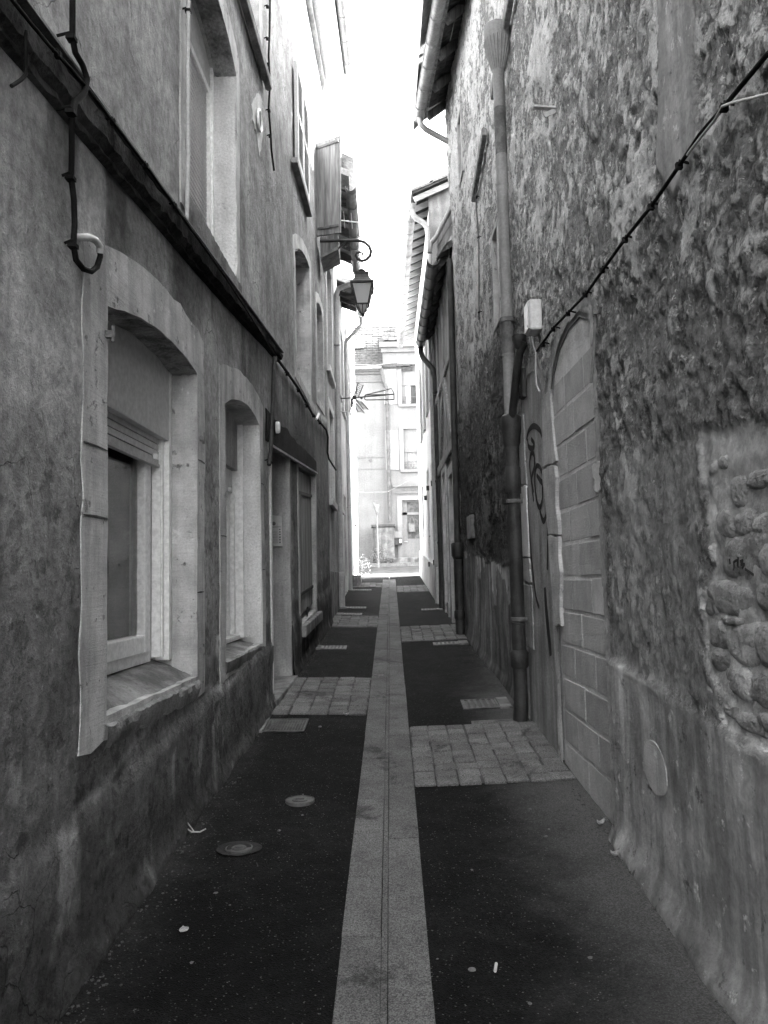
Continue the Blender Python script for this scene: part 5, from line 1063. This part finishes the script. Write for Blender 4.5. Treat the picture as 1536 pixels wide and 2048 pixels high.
sgy = 24.6; pz = hity(755, 1030, sgy); sx = hity(755, 1030, sgy)[0]; z1 = hity(755, 1006, sgy)[2]; z0 = hity(755, 1033, sgy)[2]; foot = gz(sx, sgy)+.02
sg = thing('give_way_sign', 'triangular give way sign on a pale pole seen across the street', 'road sign', (sx, sgy, foot)); m = MB(); m.tube([(sx, sgy, foot), (sx-.02, sgy, z1-.05)], .024, 10); m.build('pole', M['far_white'], sg, smooth=60)
ax = np.array([math.cos(R(58)), math.sin(R(58)), 0]); hw = .25; c0 = np.array([sx-.02, sgy-.05, 0])
tri = lambda k, off: [c0-ax*hw*k+np.array([0, 0, z1-.045*(1-k)*2.2]), c0+ax*hw*k+np.array([0, 0, z1-.045*(1-k)*2.2]), c0+np.array([0, 0, z0+.30*(1-k)])]
nn = np.array([ax[1], -ax[0], 0])
MB().extr(tri(1, 0), nn*.012).build('plate', M['iron_grey'], sg, tone=.8); MB().extr([p+nn*.013 for p in tri(.52, 0)], nn*.002).build('white_field', M['far_white'], sg)
def plant(name, lab, c, r, hgt, n, mat, stem=True):
    t = thing(name, lab, 'plant', c); m = MB()
    for i in range(n):
        th = RS.uniform(0, 6.28); rr = r*math.sqrt(RS.uniform(0, 1)); z = hgt*RS.uniform(.02, 1)*(1-.5*(rr/r)**2); p = np.array([c[0]+rr*math.cos(th), c[1]+rr*math.sin(th)*.6, c[2]+z])
        d = np.array([RS.uniform(-1, 1), RS.uniform(-1, 1), RS.uniform(-.3, .9)]); d /= np.linalg.norm(d); s = np.cross(d, [RS.uniform(-1, 1), RS.uniform(-1, 1), .3]); s /= np.linalg.norm(s)+1e-9; l = RS.uniform(.04, .08)
        m.add([p, p+d*l*.5+s*l*.35, p+d*l, p+d*l*.5-s*l*.35], [(0, 1, 2, 3)])
    m.build('leaves', M[mat], t, recalc=False); k = MB()
    for i in range(6): th = i*1.05; k.tube([(c[0], c[1], c[2]-.02), (c[0]+r*.5*math.cos(th), c[1]+r*.3*math.sin(th), c[2]+hgt*.6)], .006, 5)
    k.build('stems', M['wood'], t)
for (px, y, r, hg, n, mt, lab) in ((757, 25.5, .36, .62, 420, 'leaf_pale', 'pale ivy clump at the foot of the pole and pier'), (783, 25.55, .28, .22, 160, 'leaf', 'low dark weeds at the foot of the stone pier'), (727, 21.5, .20, .55, 260, 'leaf_pale', 'pale flowering plant at the left corner of the lane'), (838, 25.4, .10, .22, 70, 'leaf', 'small weed beside the step of the white door')):
    x = hity(px, 1135, y)[0]; plant('plant', lab, (x, y, gz(x, y)+.02), r, hg, n, mt)
# street wires
def wire(px, y, r, lab):
    m = MB(); m.tube([hity(a, b, y) for a, b in px], r, 6); tag(m.build('wire', M['pipe_grey'], tone=.5), lab, 'wire')
wire([(690, 727), (750, 731), (790, 724), (835, 711), (880, 695)], 24, .012, 'thin wire hanging across the end street below the cornice')
wire([(690, 980), (730, 985), (775, 984), (810, 965), (860, 940)], 24, .010, 'thin wire hanging low across the end street')

# ================================================================== street lantern
LY = 10.6
lx, lz0 = hity(726, 545, LY)[0], None
zt_, zb_ = hity(724, 537, LY)[2], hity(724, 634, LY)[2]; cx_ = hity(725, 590, LY)[0]; px_ = LY/FPX
ln = thing('street_lantern', 'black four sided street lantern hanging from a scrolled iron arm on the left wall', 'street lamp', (cx_, LY, zb_))
P = [hity(a, b, LY) for a, b in ((640, 482), (676, 481), (700, 481), (716, 481), (728, 484), (738, 492), (742, 502), (740, 512), (733, 519), (724, 522), (716, 518), (712, 511), (714, 506), (720, 504), (725, 507), (726, 513))]
m = MB(); m.tube(P, [.023]*11+[.021, .019, .017, .015, .013], 8); m.tube([hity(a, b, LY) for a, b in ((676, 498), (684, 490), (692, 484))], .015, 6); m.tube([hity(a, b, LY) for a, b in ((688, 493), (692, 496), (697, 493), (696, 489))], .011, 6); m.build('scroll_arm', M['iron'], ln, smooth=60)
c = lambda b: hity(725, b, LY)[2]
m = MB(); m.tube([(cx_, LY, c(522)), (cx_, LY, c(540))], .009, 8); m.lathe((cx_, LY, c(543)), [(.008, .05), (.02, .035), (.05, .012), (.05, -.002), (.028, -.012), (.024, -.03), (.05, -.05), (.06, -.062)], 16); m.build('finial', M['iron'], ln, smooth=50)
def sq(m, prof, rot=R(45)): return m.lathe((cx_, LY, 0), prof, 4, rot=rot)
k = math.sqrt(2)
m = MB(); sq(m, [(.098*k, c(548)), (.098*k, c(551)), (.092*k, c(552)), (.105*k, c(560)), (.135*k, c(566)), (.165*k, c(569)), (.165*k, c(572)), (.150*k, c(573))], R(45)); m.build('roof', M['iron'], ln)
m = MB(); zA, zB = c(570), c(611); ra, rb = .145, .080
for sx_, sy_ in ((1, 1), (1, -1), (-1, 1), (-1, -1)): m.bar((cx_+sx_*ra, LY+sy_*ra, zA), (cx_+sx_*rb, LY+sy_*rb, zB), .020, .020, (0, 1, .1))
for (r_, z) in ((ra, zA-.012), (rb, zB)):
    for s in (1, -1): m.bx(cx_-r_-.008, cx_+r_+.008, LY+s*r_-.009, LY+s*r_+.009, z-.010, z+.010); m.bx(cx_+s*r_-.009, cx_+s*r_+.009, LY-r_+.010, LY+r_-.010, z-.009, z+.009)
for s in (1, -1): m.bx(cx_+s*.150-.010, cx_+s*.150+.010, LY-.1, LY+.1, c(586), c(570))
m.build('lantern_frame', M['iron'], ln)
for s in (0, 1, 2, 3):
    an = s*math.pi/2; ca, sa = round(math.cos(an)), round(math.sin(an)); t_ = lambda r_, w_, z: (cx_+ca*r_-sa*w_, LY+sa*r_+ca*w_, z)
    MB().quad(t_(ra-.006, -ra+.01, zA-.01), t_(ra-.006, ra-.01, zA-.01), t_(rb-.002, rb-.008, zB), t_(rb-.002, -rb+.008, zB)).build('pane', M['lens'], ln, recalc=False)
m = MB()
for i in range(8):
    an = i*math.pi/4; ca, sa = math.cos(an), math.sin(an); m.tube([(cx_+r_*ca, LY+r_*sa, z) for r_, z in ((.085, zB), (.072, c(618)), (.05, c(624)), (.02, c(628)))], .006, 5)
m.lathe((cx_, LY, c(631)), [(.004, -.02), (.014, -.008), (.020, .01), (.032, .022), (.010, .03)], 10); m.build('basket', M['iron'], ln, smooth=50)
m = MB(); m.lathe((cx_, LY, 0), [(.01, c(626)), (.045, c(623)), (.062, c(617)), (.064, c(612))], 14); m.build('globe', M['lens'], ln, smooth=50)

# ================================================================== aerials
y = 11.4; t = thing('tv_aerial', 'slim rake aerial high above the street lantern', 'aerial', hity(683, 441, y)); m = MB(); m.tube([hity(676, 440, y), hity(716, 445, y), hity(750, 449, y)], .010, 6); m.build('boom', M['pvc'], t)
m = MB()
for px, h_ in ((688, 14), (703, 13), (733, 8), (748, 8)): p, q = hity(px, 440+(px-683)*.12-h_*.7, y), hity(px+1, 440+(px-683)*.12+h_*.7, y); m.tube([p+np.array([0, -.12, 0]), q+np.array([0, .1, 0])], .005, 5)
m.build('rods', M['pvc'], t)
y = 14.4; t = thing('tv_aerial', 'large grid reflector aerial on a bent arm from the left wall', 'aerial', hity(680, 823, y)); m = MB(); m.tube([hity(a, b, y) for a, b in ((672, 823), (690, 824), (698, 822), (703, 815), (705, 803), (705, 792))], .013, 8); m.build('arm', M['pipe_grey'], t, smooth=60)
m = MB(); m.tube([hity(666, 798, y), hity(700, 796, y), hity(750, 792, y), hity(788, 788, y)], .012, 6); m.box(hity(709, 795, y), (.035, .03, .04)); m.box(hity(704, 806, y), (.02, .02, .08)); m.box(hity(723, 796, y), (.02, .015, .02))
m.tube([hity(a, b, y) for a, b in ((788, 789), (757-25, 790), (729, 793), (730, 799), (733, 800), (788, 799))], .011, 6); m.tube([hity(a, b, y) for a, b in ((729, 793), (731, 790), (783, 777), (788, 787), (788, 799))], .011, 6); m.build('boom', M['iron_grey'], t, smooth=60, tone=.5)
m = MB()
def gridp(a, b, c_, d_, n):
    A, B, C_, D_ = [hity(*p, y) for p in (a, b, c_, d_)]
    for Pa, Pb_, dy in ((A, B, 0), (C_, D_, .3)): m.tube([Pa+np.array([0, dy-.12, 0]), Pb_+np.array([0, dy-.12, 0])], .010, 5)
    for k in range(n): f_ = (k+.5)/n; m.tube([A+(B-A)*f_+np.array([0, -.12, 0]), C_+(D_-C_)*f_+np.array([0, .18, 0])], .006, 4)
gridp((709, 793), (717, 768), (716, 790), (726, 765), 7); gridp((702, 790), (708, 777), (709, 793), (714, 772), 4); gridp((710, 800), (728, 822), (722, 799), (736, 815), 7); gridp((705, 805), (717, 827), (712, 803), (728, 822), 6)
m.build('reflector', M['iron_grey'], t, tone=.5)

# ================================================================== ground fittings
def gp(x, y, z=0): return (x, y, SL*y+.024*abs(x-CX)+z)
def grate(x0, x1, y0, y1, bars, lab, shoe=None, mat='iron_grey', tone=1.0, solid=False):
    t = thing('drain_cover' if solid else 'drain_grate', lab, 'drain cover' if solid else 'drain grate', gp((x0+x1)/2, (y0+y1)/2)); m = MB()
    pl = lambda a, b, c_, d_, z0, z1, mm: mm.add([gp(a, c_, z0), gp(b, c_, z0), gp(b, d_, z0), gp(a, d_, z0), gp(a, c_, z1), gp(b, c_, z1), gp(b, d_, z1), gp(a, d_, z1)], [(3, 2, 1, 0), (4, 5, 6, 7), (0, 1, 5, 4), (1, 2, 6, 5), (2, 3, 7, 6), (3, 0, 4, 7)])
    pl(x0, x1, y0, y1, -.02, .0055, m); m.build('pan', M['iron'] if not solid else M[mat], t, tone=tone if solid else 1); m = MB(); f = .014
    for a, b, c_, d_ in ((x0, x1, y0, y0+f), (x0, x1, y1-f, y1), (x0, x0+f, y0+f, y1-f), (x1-f, x1, y0+f, y1-f)): pl(a, b, c_, d_, 0, .013, m)
    m.build('frame', M[mat], t, tone=tone); m = MB()
    if solid:
        nx, ny = int((x1-x0)/.022), int((y1-y0)/.022)
        for i in range(nx):
            for j in range(ny):
                a = x0+.014+(x1-x0-.028)*(i+.15)/nx; c_ = y0+.014+(y1-y0-.028)*(j+.15)/ny; pl(a, a+.7*(x1-x0-.028)/nx, c_, c_+.45*(y1-y0-.028)/ny, .005, .0095, m)
    else:
        for k in range(bars): a = x0+(x1-x0)*(k+.5)/bars; pl(a-.3*(x1-x0)/bars, a+.12*(x1-x0)/bars, y0+f, y1-f, .004, .0115, m)
    m.build('ribs' if solid else 'bars', M[mat], t, tone=tone)
    if shoe: m = MB(); pl(shoe[0], shoe[1], y0-.01, y1+.01, -.01, .018, m); m.build('channel_end', M['stone_dark'], t, bevel=.004)
grate(-.98, -.675, 5.83, 6.18, 0, 'dark ribbed drain cover beside the left wall near the paved band', (-1.04, -.985), tone=.7, solid=True)
grate(-.88, -.57, 9.42, 9.66, 7, 'slotted grate against the left wall beneath the plank shutters', (-.97, -.885), tone=1.4)
grate(-.80, -.50, 12.72, 12.92, 7, 'slotted grate beyond the second left paved band', (-.92, -.81), tone=1.6)
grate(-.80, -.46, 13.62, 13.84, 7, 'slotted grate at the foot of the first far left drainpipe', (-.93, -.81), tone=1.6)
grate(-.80, -.45, 16.95, 17.2, 7, 'slotted grate at the foot of the farthest left drainpipe', (-.93, -.81), tone=1.6)
grate(.565, .86, 6.38, 6.69, 6, 'slotted grate at the foot of the tall right drainpipe', (.865, .96), tone=.75)
grate(.585, .925, 5.68, 6.0, 0, 'grey ribbed drain cover let into the right paved band', None, tone=1.0, solid=True)
grate(.50, .81, 9.55, 9.74, 6, 'slotted grate before the corner drainpipe on the right', (.815, .93), tone=1.4)
grate(.50, .80, 13.1, 13.3, 6, 'slotted grate at the foot of the timbered house drainpipe', (.805, .86), tone=1.4)
def cover(px, py, r, lab, mat='iron_grey', tone=1.0, collar=0, z=.006):
    p = GP(px, py); t = thing('valve_cover', lab, 'valve cover', gp(p[0], p[1])); o = gp(p[0], p[1], z); m = MB()
    if collar:
        n = 18; rr = [collar*(1+.05*math.sin(2*6.283*i/n+1)+.03*math.cos(3*6.283*i/n)) for i in range(n)]; m.add([gp(p[0]+rr[i]*math.cos(6.283*i/n), p[1]+rr[i]*.8*math.sin(6.283*i/n), .0095) for i in range(n)], [tuple(range(n))]); m.build('concrete_collar', M['fillet'], t, tone=.3, recalc=False); m = MB()
    m.lathe(o, [(r, -.02), (r, .006), (r*.93, .008), (r*.90, .003)], 24); m.build('ring', M[mat], t, smooth=40, tone=tone); m = MB()
    m.lathe(o, [(r*.55, .0), (r*.55, .006), (r*.48, .009), (r*.2, .008)], 20); m.bx(o[0]-r*.3, o[0]+r*.3, o[1]-.008, o[1]+.008, o[2]+.006, o[2]+.012); m.build('lid', M[mat], t, smooth=40, tone=tone*.8)
cover(600, 1603, .082, 'round iron valve cover in the dark asphalt nearest the granite strip', tone=.8)
cover(478, 1700, .065, 'small round valve cover in a rough cement collar on the asphalt', tone=.7, collar=.105)
cover(757, 1396, .055, 'pale ringed valve cover in the granite strip, the nearer of two', tone=2.0, z=.012)
cover(757, 1353, .050, 'pale ringed valve cover in the granite strip, the farther of two', tone=2.0, z=.012)
# loose grit gathered along both wall bases
m = MB()
for k in range(1100):
    y = 2.2+9.5*RS.uniform(0, 1)**1.5; sd = 1 if RS.uniform(0, 1) < .55 else -1
    e = (1.13-.0153*y-.03) if sd > 0 else (-1.185+.022*y+.03); x = e-sd*abs(RS.normal(0, .055)); r = RS.uniform(.0015, .0055)
    c = np.array(gp(x, y, r*.4)); th = RS.uniform(0, 6.28); A_ = ((math.cos(th), math.sin(th), 0), (-math.sin(th), math.cos(th), 0), (0, 0, 1)); m.box(c, (r, r*RS.uniform(.5, 1), r*.5), A_)
g_ = m.build('grit', M['chip'], recalc=False, tone=.22); g_['kind'] = 'stuff'
# litter
def chip(px, py, r, lab, mat='chip', cat='stone chip', grp='pale stone chips on the lane', name='stone_chip', flat=.45):
    p = GP(px, py); m = MB(); bm = bmesh.new(); bmesh.ops.create_icosphere(bm, subdivisions=2, radius=r)
    for v_ in bm.verts: k = 1+RS.uniform(-.22, .22); v_.co = Vector((v_.co.x*k*RS.uniform(.9, 1.5), v_.co.y*k, v_.co.z*k*flat))
    me = bpy.data.meshes.new(name); bm.to_mesh(me); bm.free(); at = me.attributes.new('tone', 'FLOAT', 'POINT'); at.data.foreach_set('value', np.ones(len(me.vertices), np.float32))
    o = bpy.data.objects.new(name, me); COL.objects.link(o); me.materials.append(M[mat]); o.location = gp(p[0], p[1], r*flat*.6+.003); o.rotation_euler = (0, 0, RS.uniform(0, 6)); tag(o, lab, cat, grp)
for px, py, r in ((558, 1663, .012), (605, 1632, .010), (383, 1928, .010), (606, 1590, .007), (432, 1788, .011), (352, 1802, .007), (460, 1812, .006), (1092, 1675, .012), (1060, 1620, .010), (944, 1742, .009), (1180, 1918, .012), (1060, 2010, .010), (640, 1455, .02), (875, 1920, .006), (1098, 1660, .008), (1010, 1640, .006)):
    chip(px, py, r*.7, 'small pale stone chip lying on the dark asphalt', mat='fillet')
chip(368, 1862, .017, 'largest pale stone chip on the left asphalt', grp=None)
p = GP(991, 1940); m = MB(); m.tube([gp(p[0]-.004, p[1]-.022, .009), gp(p[0]+.006, p[1]+.022, .009)], .0055, 8); tag(m.build('cigarette_butt', M['plaster']), 'cigarette butt lying on the right asphalt near the front', 'cigarette butt')
p = GP(944, 1942); m = MB(); m.lathe(gp(p[0], p[1], .004), [(.014, 0), (.013, .003), (.004, .0035)], 14); tag(m.build('bottle_cap', M['chip'], tone=.6), 'flat grey disc on the asphalt beside the granite strip', 'bottle cap')
def leafy(px, py, s, lab):
    p = GP(px, py); m = MB(); vs = []; n = 8
    for i in range(n+1):
        t_ = i/n; wd = s*.4*math.sin(math.pi*t_)*(1+.2*RS.uniform(-1, 1)); x, y_ = p[0]+s*(t_-.5)*.9, p[1]+s*(t_-.5)*.4; z = .006+.35*s*(t_-.5)**2*4
        vs += [gp(x-wd*.4, y_+wd*.9, z+.01), gp(x, y_, z-.002), gp(x+wd*.4, y_-wd*.9, z+.012)]
    m.add(vs, [f_ for i in range(n) for f_ in ((3*i, 3*i+1, 3*i+4, 3*i+3), (3*i+1, 3*i+2, 3*i+5, 3*i+4))]); tag(m.build('dry_leaf', M['chip'], tone=.8, recalc=False), lab, 'dry leaf')
leafy(1232, 1714, .06, 'curled dry leaf against the right wall, the nearer of two'); leafy(1202, 1651, .05, 'curled dry leaf against the right wall, the farther of two'); leafy(693, 1432, .05, 'dry leaf at the edge of the left paved band')
p = GP(392, 1668); m = MB(); m.tube([gp(p[0]-.06, p[1]+.01, .03), gp(p[0]-.02, p[1]-.005, .012), gp(p[0]+.02, p[1], .010), gp(p[0]+.045, p[1]+.02, .018)], .004, 6); m.tube([gp(p[0]-.05, p[1]+.02, .05), gp(p[0]-.01, p[1], .012)], .003, 6); tag(m.build('dry_twig', M['wood_pale']), 'dry pale twig at the foot of the left wall', 'twig')
